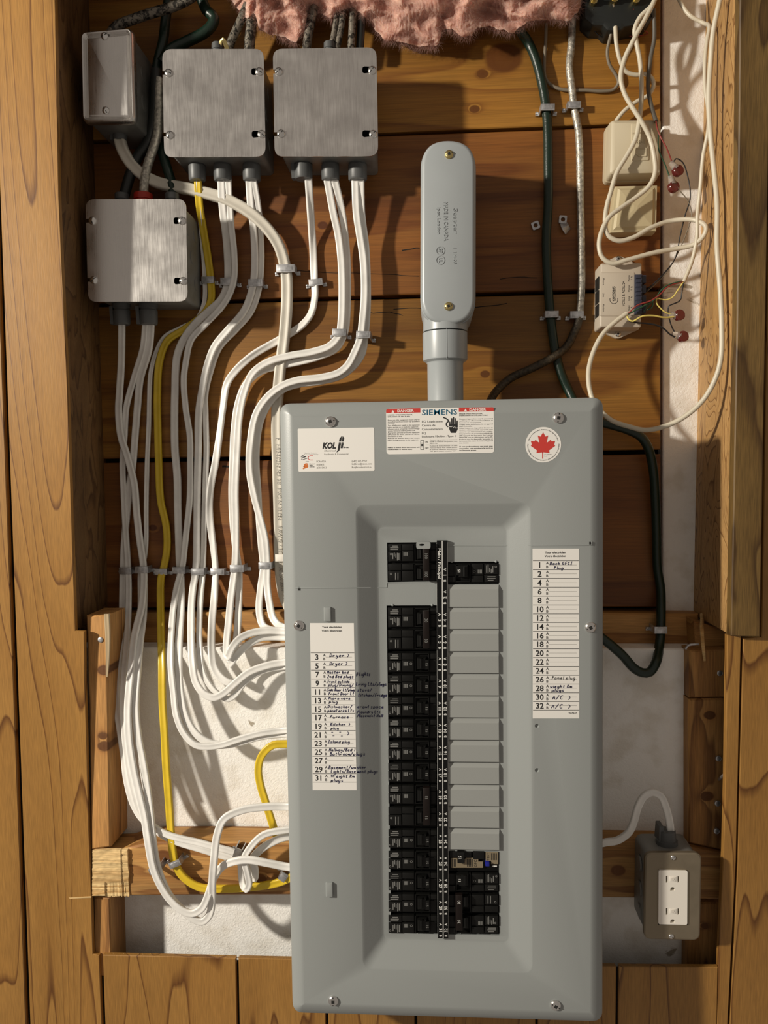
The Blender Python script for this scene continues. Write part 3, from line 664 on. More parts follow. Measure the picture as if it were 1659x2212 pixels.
# small rectangular box, upper left
root = thing('utility_box', W(235,165,0), 'small rectangular steel box with raised rim cover at the upper left', 'electrical box')
dU = .090
cov = XZ([(176,264),(292,263),(286,57),(172,67)], dU)
b = MB(); b.prism(rnd(off(cov, .004), .004), .001, dU-.008, 0); b.build('body', M['galv'], root)
b = MB(); o1 = rnd(cov, .009, 6); R = [[(x, -(dU-.009), z) for x, z in o1]]
for ins, dd in ((.0003, -.0042), (.0012, -.0014), (.0026, 0.0), (.0040, -.0010), (.0052, -.0040), (.0060, -.0046), (.0068, -.0042), (.0082, -.0022), (.0092, -.0018)):
    R.append([(x, -(dU+dd), z) for x, z in off(o1, ins)])
b.loops(R); b.build('cover', M['steel'], root)
add_screw(root, 226, 78, dU-.0018, 8, drive='slot', rot=.5); add_screw(root, 229, 239, dU-.0018, 8, drive='slot', rot=2.1)
for zz in (.3, .62):
    z = cov[2][1] + (cov[1][1]-cov[2][1])*zz; m_ = MB(); xx = cov[1][0]-.0045; m_.lathe((xx, -.045, z), (xx+.0012, -.045, z), [(0,.011),(.6,.011),(.62,.0095),(1,.0095)], n=18); m_.build('knockout', M['galv'], root)
connector(root, 258, 258, 304, .042, 30, clip=True)
# ------------------------------------------------------------------ house cables
def dcurve(y, lo=.0):
    """how far a cable stands off the back boards as it drops from the boards to the lower framing"""
    pts = [(-200,.006),(1225,.006),(1290,.020),(1350,.040),(1420,.062),(1560,.080),(1760,.095),(1830,.1035),(2300,.107)]
    for (a, d0), (c, d1) in zip(pts, pts[1:]):
        if a <= y <= c: return d0 + (d1-d0)*(y-a)/(c-a)
    return .006
CABLES = {}
def cable(key, pts, label, mat='pvc_white', w=.0094, h=.0052, lift=0.0, dbox=None, enter=None, round_=False, group='white house cables', name='house_cable', twist=0.0, dfun=None, scale=None, cat='cable', low=0.0):
    """pts = photo points (x, y[, extra depth])"""
    P = []; first = pts[0][1]
    for q in pts:
        x, y = q[0], q[1]; e = q[2] if len(q) > 2 else 0
        d = (dfun(y) if dfun else dcurve(y)) + lift + e + low*min(1, max(0, (y-1240)/130))
        if dbox is not None:                       # leaves a box at its connector, then settles on the boards
            t = min(1, max(0, (y-first)/150)); t = t*t*(3-2*t); d = dbox*(1-t) + d*t
        P.append(W(x, y, d))
    if enter: P.append(W(enter[0], enter[1], enter[2]))
    pts3 = crom(P); m_ = MB()
    sweep(m_, pts3, prof_round(w/2, 14) if round_ else prof_flat(w, h), twist=twist, scale=scale)
    o = m_.build(name, M[mat], ang=60); CABLES[key] = pts3
    return tag(o, label, cat, group)
DB = DC*.5
cable('A', [(258,296),(266,325),(292,364),(336,393),(420,411),(500,436),(560,476),(600,526),(617,582),(620,645),(615,720),(604,810),(598,900),(600,1000),(603,1100),(604,1200),(609,1262),(616,1292,.01),(630,1318,.03),(648,1340,.06),(672,1352,.075)], 'thick ivory cable sweeping from the small rectangular box down behind the panel', 'pvc_grey', w=.0148, h=.0135, dbox=.042, lift=.003, group=None, dfun=lambda y: .024 if y < 450 else max(.0075, .024-(y-450)*.00012))
cable('B', [(427,384),(431,445),(441,505),(450,562),(456,612),(456,650),(441,678),(398,712),(362,736),(345,780),(340,850),(341,930),(343,1000),(347,1080),(359,1136),(361,1182),(355,1221),(348,1250),(347,1310),(348,1370),(350,1437),(351,1515),(355,1578),(359,1656),(365,1735),(371,1820),(378,1864),(390,1887),(408,1904),(434,1917),(480,1920),(534,1917),(581,1911),(606,1905),(636,1892,.008),(662,1884,.014)], 'long yellow cable falling from the middle junction box and turning under the crossbar loops', 'pvc_yellow', w=.0098, h=.006, dbox=DB, group='yellow house cables')
cable('C', [(428,386,-.006),(431,450),(436,510),(442,590),(441,655),(425,690),(392,708),(356,728),(337,762),(326,805),(323,860),(322,910),(318,1001),(316,1091),(315,1182),(310,1215),(304,1232),(303,1300),(301,1383),(297,1468),(294,1531),(300,1600),(306,1650),(314,1710)], 'white cable running close beside the yellow one on its left', w=.0062, h=.005, dbox=DB, lift=-.001)
cable('C2', [(312,1262,-.003),(309,1338,-.004),(303,1383),(296,1468),(293,1531),(300,1600),(306,1630),(316,1688),(324,1750),(331,1822),(340,1872),(352,1906),(368,1937),(392,1964),(412,1981),(436,1991),(452,1977),(458,1948),(459,1900,.012),(463,1850,.016),(470,1800,.018),(484,1769,.018),(523,1750,.016),(570,1743,.014),(617,1742,.012)], 'white cable making the lowest loop, then rising to enter the panel above the crossbar', enter=(648,1744,.125), lift=.001, low=.010)
cable('D1', [(478,386),(481,447),(489,515),(493,582),(491,616),(478,647),(454,670),(427,694),(400,728),(383,768),(378,852),(377,910),(378,971),(383,1031),(384,1091),(386,1152),(388,1212),(390,1242),(391,1311),(386,1405),(388,1484),(400,1546),(419,1581),(447,1603),(472,1609),(516,1603),(563,1590),(617,1584)], 'inner white cable of the pair under the middle box centre connector', dbox=DB, enter=(648,1582,.11), w=.0102, lift=.003)
cable('D2', [(493,386),(499,481),(506,549),(506,599),(498,630),(481,660),(444,700),(413,734),(401,785),(397,820),(401,880),(410,941),(411,1001),(410,1076),(404,1136),(399,1182),(394,1224),(381,1272),(374,1318),(370,1374),(369,1437),(375,1499),(381,1546),(397,1584),(422,1609),(447,1613),(479,1609),(516,1597),(563,1584),(617,1577)], 'outer white cable of the lowest pair curving into the panel beside the yellow one', dbox=DB, enter=(648,1575,.12), w=.0082, lift=.0075)
cable('E1', [(538,388),(542,447),(548,498),(550,582),(545,623),(528,670),(494,711),(464,748),(447,792),(437,840),(429,895),(428,971),(426,1061),(425,1152),(423,1228),(415,1287),(413,1374),(416,1437),(423,1474),(441,1499),(463,1507),(485,1496),(510,1474),(538,1452),(579,1437),(617,1430)], 'left white cable under the right connector of the middle box, bowl-shaped bend into the panel', dbox=DB, enter=(648,1427,.115), lift=.006)
cable('E2', [(548,388),(558,447),(564,515),(564,582),(558,630),(542,674),(511,711),(474,751),(455,802),(444,850),(444,895),(446,971),(444,1031),(441,1121),(438,1233),(432,1311),(431,1390),(438,1452),(457,1486),(472,1500),(494,1510),(510,1499),(526,1477),(548,1459),(579,1446),(617,1440)], 'right white cable under the right connector of the middle box, tucked behind its twin', dbox=DB, enter=(648,1438,.11), w=.0078, lift=.0005)
cable('F', [(666,384),(672,475),(676,535),(679,605),(680,641),(672,677),(654,701),(624,722),(596,738),(545,768),(508,802),(490,830),(482,880),(474,941),(465,1001),(456,1046),(452,1091),(455,1136),(461,1182),(465,1225),(463,1290),(458,1343),(457,1405),(463,1443),(479,1465),(500,1476),(524,1470,-.01),(556,1450,-.012),(617,1434,-.01)], 'single white cable from the left connector of the rightmost junction box', dbox=DB, enter=(648,1432,.09), w=.0098, lift=.0005, twist=lambda t: .55*math.sin(t*26))
cable('G1', [(706,384),(720,460),(730,505),(737,565),(739,641),(737,695),(732,724),(712,747),(675,760),(629,768),(579,782),(546,806),(527,850),(517,900),(512,971),(508,1061),(509,1121),(509,1190),(507,1228),(499,1290),(494,1343),(489,1402),(492,1420,.004),(499,1403,.012),(516,1381,.012),(541,1368,.01),(579,1362,.008),(617,1364,.008)], 'left white cable from the centre connector of the rightmost box, hooking sharply into the panel', dbox=DB, enter=(648,1366,.11), lift=.013, dfun=lambda y: max(.006, dcurve(y)-.002))
cable('G2', [(722,384),(739,460),(748,535),(751,611),(749,686),(745,716),(727,752),(690,770),(645,782),(600,791),(562,803),(532,829),(515,870),(506,930),(503,1000),(501,1061),(503,1121),(510,1190),(516,1232),(516,1290),(514,1343),(508,1400,-.004),(497,1434,0),(510,1416,.008),(532,1395,.008),(563,1378,.006),(617,1376,.006)], 'right white cable from the centre connector of the rightmost box, second of the hooked pair', dbox=DB, enter=(648,1378,.105), lift=.0045)
cable('H1', [(767,384),(770,460),(778,514),(785,565),(787,641),(782,701),(778,731),(766,761),(751,789),(730,806),(690,816),(645,821),(610,833),(577,858),(553,895),(541,956),(539,1016),(550,1076),(562,1121),(573,1167),(577,1224),(577,1262),(582,1302),(590,1336),(603,1351),(617,1356)], 'white cable from the right connector of the rightmost box crossing over the thick ivory one', dbox=DB, enter=(648,1358,.10), lift=.016, dfun=lambda y: .010 if y < 1000 else dcurve(y))
cable('H2', [(779,384),(781,460),(790,535),(793,596),(793,671),(788,731),(781,767),(760,795),(733,813),(690,824),(650,829),(612,841),(582,870),(564,905),(556,941),(553,1001),(557,1061),(560,1121),(565,1182),(569,1224),(563,1272),(560,1320),(569,1352),(592,1362),(617,1364)], 'right white cable from the right connector of the rightmost box, running beneath its twin', dbox=DB, enter=(648,1364,.09), lift=.0085, dfun=lambda y: .010 if y < 1000 else dcurve(y))
cable('I1', [(263,684),(263,720),(262,785),(258,850),(256,885),(261,941),(275,986),(290,1046),(295,1106),(302,1167),(309,1214),(311,1250),(306,1310),(296,1350),(289,1383),(281,1468),(276,1531),(278,1593),(287,1656),(300,1715),(311,1762),(321,1825),(331,1875),(346,1911),(368,1944),(393,1966),(415,1973),(436,1962),(451,1930),(462,1897),(480,1872),(505,1861,.008),(534,1857,.010),(577,1864,.010),(617,1872,.008)], 'white cable from the lower box that crosses its neighbours and makes the upper bottom loop', dbox=DB, enter=(648,1876,.13), lift=.007, low=.008)
cable('J1', [(315,684),(309,751),(290,815),(273,880),(269,941),(265,1001),(267,1061),(270,1121),(274,1182),(277,1230),(278,1280),(275,1374),(267,1468),(265,1531),(270,1593),(277,1650),(288,1705),(304,1754),(330,1784),(360,1802),(389,1811),(426,1819),(462,1829),(509,1843),(519,1858),(521,1885),(525,1912),(531,1922,.004),(538,1910,.008),(533,1880,.012),(527,1856,.014),(545,1825,.016),(570,1803,.016),(617,1793,.014)], 'leftmost white cable of the bundle, running along the crossbar into a tight curl', dbox=DB, enter=(648,1790,.115), w=.0082, lift=.002, low=.0035)
cable('J2', [(327,684),(322,751),(303,820),(297,880),(292,941),(287,1001),(279,1061),(273,1121),(268,1182),(266,1230),(265,1290),(263,1365),(254,1437),(251,1515),(260,1578),(268,1634),(275,1688),(288,1735),(306,1766),(331,1788),(360,1808),(389,1820),(426,1831),(462,1842),(505,1856),(530,1872),(541,1892),(549,1898,.004),(551,1880,.008),(546,1856,.010),(567,1832,.012),(599,1814,.012),(617,1808,.012)], 'white cable bulging furthest left beside the stud, then curling at the crossbar', dbox=DB, enter=(648,1806,.11), lift=.0005)
cable('Y2', [(650,1606),(617,1607),(591,1609),(573,1622),(562,1640),(558,1666),(563,1697),(573,1730),(583,1762),(594,1796),(606,1826),(620,1850)], 'short yellow cable arching out of the panel side', 'pvc_yellow', w=.0098, h=.006, group='yellow house cables', dfun=lambda y: .082)
# printed legend on the thick ivory cable
m_ = MB(); G_, cap_ = _glyphs(0.0); pth = CABLES['A']; leg = 'LL52462 NMD90 PVC-NYLON 8 AWG/3 CANATEX 300V FT1 PB FREE SANS P'
acc = 0; i = 0; posn = .0; start = next(k for k, p in enumerate(pth) if p.z < W(600, 940, .01).z)
cum = [0]
for k in range(start+1, len(pth)): cum.append(cum[-1] + (pth[k]-pth[k-1]).length)
fr_ = frames(pth); s_ = 0.0; hgt = .0046; sc = hgt/cap_
for ch in leg:
    vs, fs, adv = G_.get(ch, G_[' '])
    k = next((q for q in range(len(cum)) if cum[q] >= s_), None)
    if k is None: break
    p = pth[start+k]; t, n, bb = fr_[start+k]
    if fs: m_.add([p + n*.0069 + t*(u*sc*1.15) - bb*((v*sc)-.0005)*(-1 if bb.x < 0 else 1)*-1 for u, v in vs], fs)
    s_ += adv*sc*1.25
o = m_.build('cable_legend', M['fade'], parent=[ob for ob in bpy.data.objects if ob.get('label', '').startswith('thick ivory')][0], recalc=False, smooth=False)

# green, woven and outlet cables
G0 = 'dark green cables'
cable('GR', [(1105,30,.02),(1122,64,.012),(1140,90),(1157,128),(1171,182),(1179,229),(1183,286),(1184,354),(1184,440),(1180,515),(1182,589),(1186,649),(1191,701),(1199,757),(1212,806),(1230,847),(1248,880,.01),(1275,905,.02),(1318,917,.02),(1357,929,.018),(1385,944,.016),(1401,970,.014),(1411,1016,.01),(1416,1090,.006),(1418,1152,.004),(1420,1226),(1427,1271),(1428,1317,.012),(1427,1363,.02),(1424,1397,.03),(1417,1431,.05),(1403,1452,.056),(1387,1453,.058),(1369,1443,.06),(1344,1415,.064),(1305,1382,.07),(1270,1358,.072),(1235,1340,.074)], 'long dark green cable from the insulation, looping round the right side of the panel', 'pvc_green', w=.0118, round_=True, group=None, name='green_cable', dfun=lambda y: .008)
cable('AR', [(1237,20,.01),(1236,60),(1234,101),(1230,145),(1235,189),(1241,236),(1250,286),(1253,371),(1254,440),(1256,533),(1256,627),(1252,680)], 'silver woven cable running straight down beside the green one', 'armour_silver', w=.0095, round_=True, group=None, name='woven_cable', dfun=lambda y: .0055)
cable('AR2', [(1252,680),(1248,700),(1241,716),(1226,746),(1197,770,.008),(1152,794,.008),(1103,817,.004),(1074,843,.012),(1058,868,.035),(1047,890,.055),(1043,908,.066)], 'worn dark woven cable bending from the silver one down to the top of the panel', 'armour_dark', w=.0105, round_=True, group=None, name='woven_cable', dfun=lambda y: .008)
cable('OC', [(1245,1830),(1290,1824),(1310,1819),(1332,1816),(1358,1798),(1370,1772),(1378,1743),(1391,1720),(1409,1711),(1427,1719),(1438,1743),(1445,1769),(1449,1800),(1450,1822)], 'white cable arching from the panel into the top of the outlet box', w=.009, h=.006, group=None, dfun=lambda y: .098)
cable('T1', [(236,78),(250,58),(290,41),(329,28),(369,16),(399,3),(450,-30)], 'dark woven cable running up right from the small rectangular box', 'armour', w=.012, round_=True, group='worn cables among the upper boxes', name='woven_cable', dfun=lambda y: .05)
cable('T2', [(433,-8),(446,22),(463,40),(455,58),(439,72),(399,92),(369,108),(350,135)], 'dark green cable bent in a hook above the middle junction box', 'pvc_green', w=.0135, round_=True, group=G0, name='green_cable', dfun=lambda y: .03)
cable('T3', [(364,0),(358,40),(352,90),(340,140),(333,200),(331,240),(342,300),(360,360),(372,402),(374,425)], 'dark green cable hanging between the small rectangular box and the middle box', 'pvc_green', w=.0125, round_=True, group=G0, name='green_cable', dfun=lambda y: .022 if y < 330 else .03)
cable('T4', [(338,150,.004),(332,260),(318,310),(297,340),(278,388),(268,424)], 'black cable dropping into the left top connector of the lower box', 'pvc_black', w=.0135, round_=True, group=None, name='black_cable', dfun=lambda y: .034)
cable('T5', [(344,170),(343,250),(340,290),(332,318),(318,360),(312,392),(310,424)], 'worn grey woven cable entering the red connector of the lower box', 'armour_silver', w=.0115, round_=True, group='worn cables among the upper boxes', name='woven_cable', dfun=lambda y: .038)
for key, pts, lab, ww in (('T6', [(538,112),(541,70),(547,24),(556,-20)], 'worn silver woven cable rising from the right top of the middle box', .0135), ('T7', [(492,112),(504,80),(518,50),(535,10)], 'worn woven cable slanting up right from the middle box top', .011), ('T8', [(661,112),(667,70),(674,36),(684,-15)], 'worn silver woven cable entering the left top of the rightmost box', .0115),
    ('T9', [(713,112),(722,70),(727,36),(730,-10)], 'thin brown woven cable entering the rightmost box, left of a close pair', .0075), ('T10', [(727,112),(737,60),(741,24),(744,-15)], 'thin brown woven cable entering the rightmost box, right of a close pair', .008), ('T11', [(758,112),(761,60),(762,30),(766,-15)], 'silver flaking cable entering the right top of the rightmost box', .0095)):
    cable(key, pts, lab, 'armour', w=ww, round_=True, group='worn cables among the upper boxes', name='woven_cable', dfun=lambda y: .036)
cable('T12', [(777,112),(780,60),(781,20),(783,-20)], 'black cable behind the right top edge of the rightmost box', 'pvc_black', w=.010, round_=True, group=None, name='black_cable', dfun=lambda y: .030)
b = MB(); sweep(b, crom([W(476,96,.05), W(481,84,.055), W(492,108,.05)]), prof_flat(.005,.001)); tag(b.build('paper_tag', M['brass']), 'small brown scrap of tape sticking up from the middle box top', 'tape')

# ------------------------------------------------------------------ cable staples
def staple(px, py, wpx, d, label, rot=0.0, hpx=16, mat='zinc', thick=.006):
    c = W(px, py, d); k = K(d); w = wpx*k/2; h = hpx*k/2; base = d - thick
    root = thing('cable_staple', (c.x, -base, c.z), label, 'staple', 'metal cable staples')
    ca, sa = math.cos(rot), math.sin(rot)
    def T(u, v): return (c.x + u*ca - v*sa, c.z + u*sa + v*ca)
    def bx(mb, u0, u1, v0, v1, d0, d1, ch=0): mb.prism([T(u0,v0), T(u1,v0), T(u1,v1), T(u0,v1)], d0, d1, ch)
    m_ = MB(); bx(m_, -w, w, -h, h, d, d+.0016, .0007); bx(m_, -w, -w+.0012, -h, h, base, d+.001); bx(m_, w-.0012, w, -h, h, base, d+.001)
    bx(m_, -w*.72, w*.72, -h*.62, h*.62, d+.001, d+.0021, .0004)
    m_.build('strap', M[mat], root)
    for s in (-1, 1):
        m_ = MB(); u = s*(w+.0022); bx(m_, u-.0026, u+.0026, -h*.9-.001, -h*.1, base, base+.0022, .0004)
        p = T(s*(w+.0032), -h*.4); m_.cyl(p, .0017, base+.001, base+.0034, n=10, dome=.0006); m_.build('ear', M[mat], root)
    return root
ST = [(617,580,40,.018,'staple across the thick ivory cable below its big bend',0,17), (449,605,27,.0085,'staple holding the yellow cable below the middle box',0,15), (493,608,34,.013,'staple holding the close pair right of the stapled yellow cable',0,16), (552,611,31,.0135,'staple on the pair below the right connector of the middle box',0,16),
 (682,610,30,.0085,'staple on the single cable below the left connector of the rightmost box',.08,15), (733,718,30,.023,'upper left of the two staples on cable pairs right of the thick ivory cable',-.05,15), (785,723,31,.030,'staple on the pair furthest right, beside the conduit shadow',-.06,15),
 (1183,232,29,.0155,'upper staple on the dark green cable',-.03,14), (1240,227,28,.0115,'upper staple on the silver woven cable',.0,14), (1192,679,28,.0155,'lower staple on the dark green cable',0,14), (1246,680,28,.0115,'lower staple on the silver woven cable',0,15),
 (271,1233,28,.0125,'first staple from the left in the long row beside the panel',0,15), (306,1231,29,.0175,'second staple from the left in the long row beside the panel',.03,15), (348,1235,28,.0100,'staple on the yellow cable in the long row',0,14), (386,1232,29,.0165,'fourth staple from the left in the long row, just right of the yellow cable',-.02,15),
 (427,1235,30,.0165,'fifth staple from the left in the long row beside the panel',0,15), (470,1235,31,.0105,'staple on the single cable in the long row',-.02,15), (512,1228,31,.0225,'second staple from the right end of the long row',0,16), (573,1222,29,.0255,'right end staple of the long row, on the last white pair',0,15),
 (1427,1361,27,.037,'staple on the dark green cable below the panel top, on the sill board',0,15)]
for (x, y, w, d, lab, rt, hh) in ST: staple(x, y, w, d, lab, rt, hh, thick=max(.006, d-.001 if d < .03 else d-.014 if x > 1400 else d-.001))
staple(607,1205,25,.019,'white plastic strap on the thick ivory cable at the panel edge',0,16,mat='white_plastic',thick=.016)
staple(334,1880,26,.1145,'tilted staple on the white pair at the left of the crossbar',.32,14,thick=.022)
staple(378,1866,28,.1095,'tilted staple on the yellow cable at the crossbar',.42,14,thick=.017)
staple(512,1846,17,.1115,'steep staple on the white pair in the middle of the crossbar',-.35,30,thick=.018)
staple(612,1894,17,.1115,'steep staple on the yellow cable next to the panel edge',-.6,20,thick=.018)
def bracket(px, py, rot, lab, tab):
    p = W(px, py, .004); root = thing('loose_clip', (p.x, 0, p.z), lab, 'clip'); m_ = MB(); k = K(0)
    R_ = [(u*math.cos(rot)-v*math.sin(rot)+p.x, u*math.sin(rot)+v*math.cos(rot)+p.z) for u, v in rnd([(-8*k,-8*k),(8*k,-8*k),(8*k,8*k),(-8*k,8*k)], 3*k)]
    m_.plate(R_, [circ((p.x, p.z), 4.6*k, 12)], .0005, .0045); m_.build('plate', M['zinc'], root)
    if tab:
        q = W(px+7, py+18, .003); m_ = MB(); sweep(m_, crom([W(px+2,py+8,.003), W(px+5,py+16,.007), W(px+11,py+26,.002)]), prof_flat(.010,.0012)); m_.build('tab', M['zinc'], root)
bracket(1157,487,.35,'empty metal clip just left of the dark green cable',False); bracket(1216,474,-.1,'empty metal clip with a bent tab between the green and silver cables',True)
# ------------------------------------------------------------------ conduit elbow and pipe
def emboss(mb, depth):
    from collections import Counter
    cnt = Counter(); 
    for f in mb.f:
        for i in range(len(f)): cnt[tuple(sorted((f[i], f[(i+1) % len(f)])))] += 1
    n = len(mb.v); mb.v += [v + Vector((0, depth, 0)) for v in mb.v]
    for (a, c), q in cnt.items():
        if q == 1: mb.f.append([a, c, c+n, a+n]); mb.mi.append(mb.m)
dL = .102
root = thing('conduit_elbow', W(968,500,0), 'grey plastic conduit elbow with a long rounded cover above the panel', 'conduit fitting')
st = rnd(XZ([(910,699),(1026,699),(1027,302),(911,302)], dL), 57.5*K(dL), 12)
b = MB(); b.prism(off(st, -.0012), .012, dL-.0095, .001); b.build('body', M['conduit'], root)
b = MB(); b.prism(st, dL-.0095, dL, .0042, .0036); b.build('cover', M['conduit'], root, ang=50)
c0 = W(961,640,.075); c1 = W(961,717,.075); c1.x = c0.x; r = 47*K(.075)
b = MB(); b.lathe(c0, c1, [(0,r*.9),(.3,r*.98),(1,r)], n=32); b.build('hub', M['conduit'], root)
for (sx, sy) in ((970,334),(969,662)): add_screw(root, sx, sy, dL, 9, mats=[M['brass'], M['slot']], rot=.3)
b = MB(); kx = K(dL)
def vtext(mb, s, cx_, y0, y1, d, hpx, down=True, bold=0.0, lift=0.0):
    p = W(cx_, y0 if down else y1, d); q = W(cx_, y1 if down else y0, d); h = hpx*K(d)
    text(mb, s, Vector((p.x + (-h/2 if down else h/2), -d, p.z)), h, ex=(0, -1) if down else (0, 1), width=abs(q.z-p.z), bold=bold, lift=lift)
vtext(b, 'Scepter', 983, 449, 505, dL+.0006, 9); vtext(b, '1 1/4-05', 982, 533, 571, dL+.0006, 6); vtext(b, 'MADE IN CANADA', 962, 436, 520, dL+.0006, 8); vtext(b, 'Ipex London', 947, 447, 506, dL+.0006, 6)
vtext(b, 'SP', 951, 536, 547, dL+.0006, 8); vtext(b, 'UL', 951, 557, 567, dL+.0006, 7)
for cy_ in (541.5, 562):
    p = W(951, cy_, dL+.0006); o_ = circ((p.x, p.z), 9.4*kx, 24); i_ = circ((p.x, p.z), 8.0*kx, 24)
    b.add([(x, p.y, z) for x, z in o_+i_], [(i, (i+1) % 24, 24+(i+1) % 24, 24+i) for i in range(24)])
emboss(b, .0008); b.build('embossed_lettering', M['conduit'], root, smooth=False)
a0 = W(961,719,.075); a1 = W(961,900,.075); a1.x = a0.x; rr = 47.5*K(.075); rp = 38.2*K(.075)
b = MB(); b.lathe(a0, a1, [(0,rr*.93),(.006,rr),(.312,rr),(.331,rr*.985),(.356,rp*1.04),(.374,rp),(1,rp)], n=36)
cp = b.build('conduit_pipe', M['conduit'], ang=30); tag(cp, 'grey plastic conduit pipe with a belled collar entering the top of the panel', 'conduit pipe')
b = MB(); zz = a0.z; b.loops([[(a0.x+.0015+s*.0003, -.075-rr-.0002, zz) for s in (-1,1)] + [(a0.x+.0015+s*.0003, -.075-rr+.001, zz) for s in (1,-1)], [(a0.x+.0015+s*.0003, -.075-rr-.0002, W(961,782,.075).z) for s in (-1,1)] + [(a0.x+.0015+s*.0003, -.075-rr+.001, W(961,782,.075).z) for s in (1,-1)]]); b.build('mould_seam', M['conduit'], cp)

# ------------------------------------------------------------------ the load centre
PN = .180; FL = PN - .013
panel = thing('breaker_panel', W(960,2205,.05), 'tall grey steel breaker panel with its cover labels and filler plates', 'breaker panel')
O = XZ([(620,2196),(1302,2211),(1307,858),(613,870)], PN)
O = [((O[0][0]+O[3][0])/2, (O[0][1]+O[1][1])/2), ((O[1][0]+O[2][0])/2, (O[0][1]+O[1][1])/2), ((O[1][0]+O[2][0])/2, (O[2][1]+O[3][1])/2), ((O[0][0]+O[3][0])/2, (O[2][1]+O[3][1])/2)]
b = MB(); Oe = off(O, .004); Oi = off(O, .0056); b.loops([[(x, -.05, z) for x, z in Oe], [(x, -(PN-.010), z) for x, z in Oe], [(x, -(PN-.010), z) for x, z in Oi], [(x, -.052, z) for x, z in Oi]]); b.build('enclosure', M['paint'], panel)
On = rnd(O, 24*K(PN), 7)
def rectxz(x0, y0, x1, y1, d): a = W(x0, y0, d); c = W(x1, y1, d); return [(a.x, c.z), (c.x, c.z), (c.x, a.z), (a.x, a.z)]
Rq = rnd(rectxz(769,1092,1149,2101,PN), 20*K(PN), 6); Ri = rnd(rectxz(815,1138,1100,2036,FL), 15*K(FL), 6)
b = MB()
rings = [[(x, -(PN-.020), z) for x, z in On], [(x, -(PN-.0060), z) for x, z in On], [(x, -(PN-.0042), z) for x, z in off(On, .0010)], [(x, -(PN-.0008), z) for x, z in off(On, .0115)], [(x, -(PN-.0002), z) for x, z in off(On, .0130)]]
inner0 = off(On, .0152); rings.append([(x, -PN, z) for x, z in inner0]); b.loops(rings, False, False)
DIM = [circ((W(1160, y, PN).x, W(1160, y, PN).z), 4.8*K(PN), 14) for y in (1568, 1664)]
b.plate(inner0, [off(Rq, -.0012)] + DIM, None, PN)
for c_ in DIM: b.loops([[(x, -PN, z) for x, z in c_], [(x, -(PN-.0022), z) for x, z in off(c_, 1.6*K(PN))]], False, True)
def lerp(p, q, t): return (p[0]*(1-t)+q[0]*t, p[1]*(1-t)+q[1]*t)
rr_ = [[(x, -PN, z) for x, z in off(Rq, -.0012)], [(x, -(PN-.0004), z) for x, z in Rq]]
for t, dd in ((.10, .0016), (.90, .0114), (1.0, .0127)): rr_.append([(*((lerp(p, q, t)[0]), -(PN-dd), lerp(p, q, t)[1]),) for p, q in zip(Rq, Ri)])
fin = off(Ri, .0012); rr_.append([(x, -FL, z) for x, z in fin]); b.loops(rr_, False, False)
WIN = [(836,1172,950,1258), (835,1308,953,2018), (960,1214,1078,1262), (962,1838,1079,2021)]
b.plate(fin, [rectxz(*w, FL) for w in WIN], None, FL)
for w in WIN:
    q = rectxz(*w, FL); b.loops([[(x, -FL, z) for x, z in q], [(x, -(FL-.004), z) for x, z in q]], False, False)
cov = b.build('cover', M['paint'], panel, ang=50, recalc=False)
bm = bmesh.new(); bm.from_mesh(cov.data); bmesh.ops.remove_doubles(bm, verts=bm.verts, dist=1e-5); bmesh.ops.recalc_face_normals(bm, faces=bm.faces); bm.to_mesh(cov.data); bm.free(); cov.data.set_sharp_from_angle(angle=math.radians(50))
b = MB(); b.box(838,1176,1076,2016,FL-.045,FL-.040); b.build('dead_front_void', M['dark'], panel)
# joint between upper and lower cover
def ribbon(pts, r): m_ = MB(); P = [W(x, y, d) for x, y, d in pts]; sweep(m_, P, prof_round(r, 6)); return m_
ribbon([(614,1270,PN-.0075),(640,1270,PN),(769,1269.5,PN),(815,1269,FL),(835,1268.5,FL),(836,1259,FL),(943,1257,FL)], .0008).build('cover_joint', M['paint'], cov)
ribbon([(966,1178,FL),(1100,1178,FL),(1149,1178,PN),(1262,1177.5,PN),(1278,1177,PN),(1278,1170,PN)], .0008).build('cover_joint', M['paint'], cov)
for (x, y) in ((646,1272),(1275.5,1174)):
    b = MB(); b.box(x-2.5, y-3.5, x+2.5, y+3.5, PN-.001, PN+.0004); b.build('joint_slot', M['slot'], cov)
for (x, y) in ((707,1328),(711,1924)):
    b = MB(); b.rbox(x-8, y-16, x+8, y+15, 2, PN-.001, PN+.0035, 2.2); b.build('pressed_tab', M['paint'], panel)
for (x, y) in ((848,1307),(933,1307),(976,1213),(1071,1213)):
    b = MB(); p = W(x, y, FL); b.cyl((p.x, p.z), 2.6*K(FL), FL-.001, FL+.0008, n=10, dome=.0006); b.build('locating_pip', M['paint'], panel)
for i, (x, y) in enumerate(((714,911),(1206,903),(646,1351),(1275,1355),(720,2161),(1200,2171))):
    add_screw(panel, x, y, PN-(.0005 if x in (646,1275) else 0), 11.5, rot=i*1.1+.3)
# steel hold-down lug over the main breaker
b = MB(); q = rnd(rectxz(899,1171,930,1185,FL+.011), 4*K(FL), 4); b.plate(q, [circ(((q[0][0]+q[-1][0])/2 + 12*K(FL), W(914,1177,FL+.011).z), 2.4*K(FL), 14, sx=2.6)], FL+.006, FL+.011); b.build('hold_down_lug', M['paint'], panel)
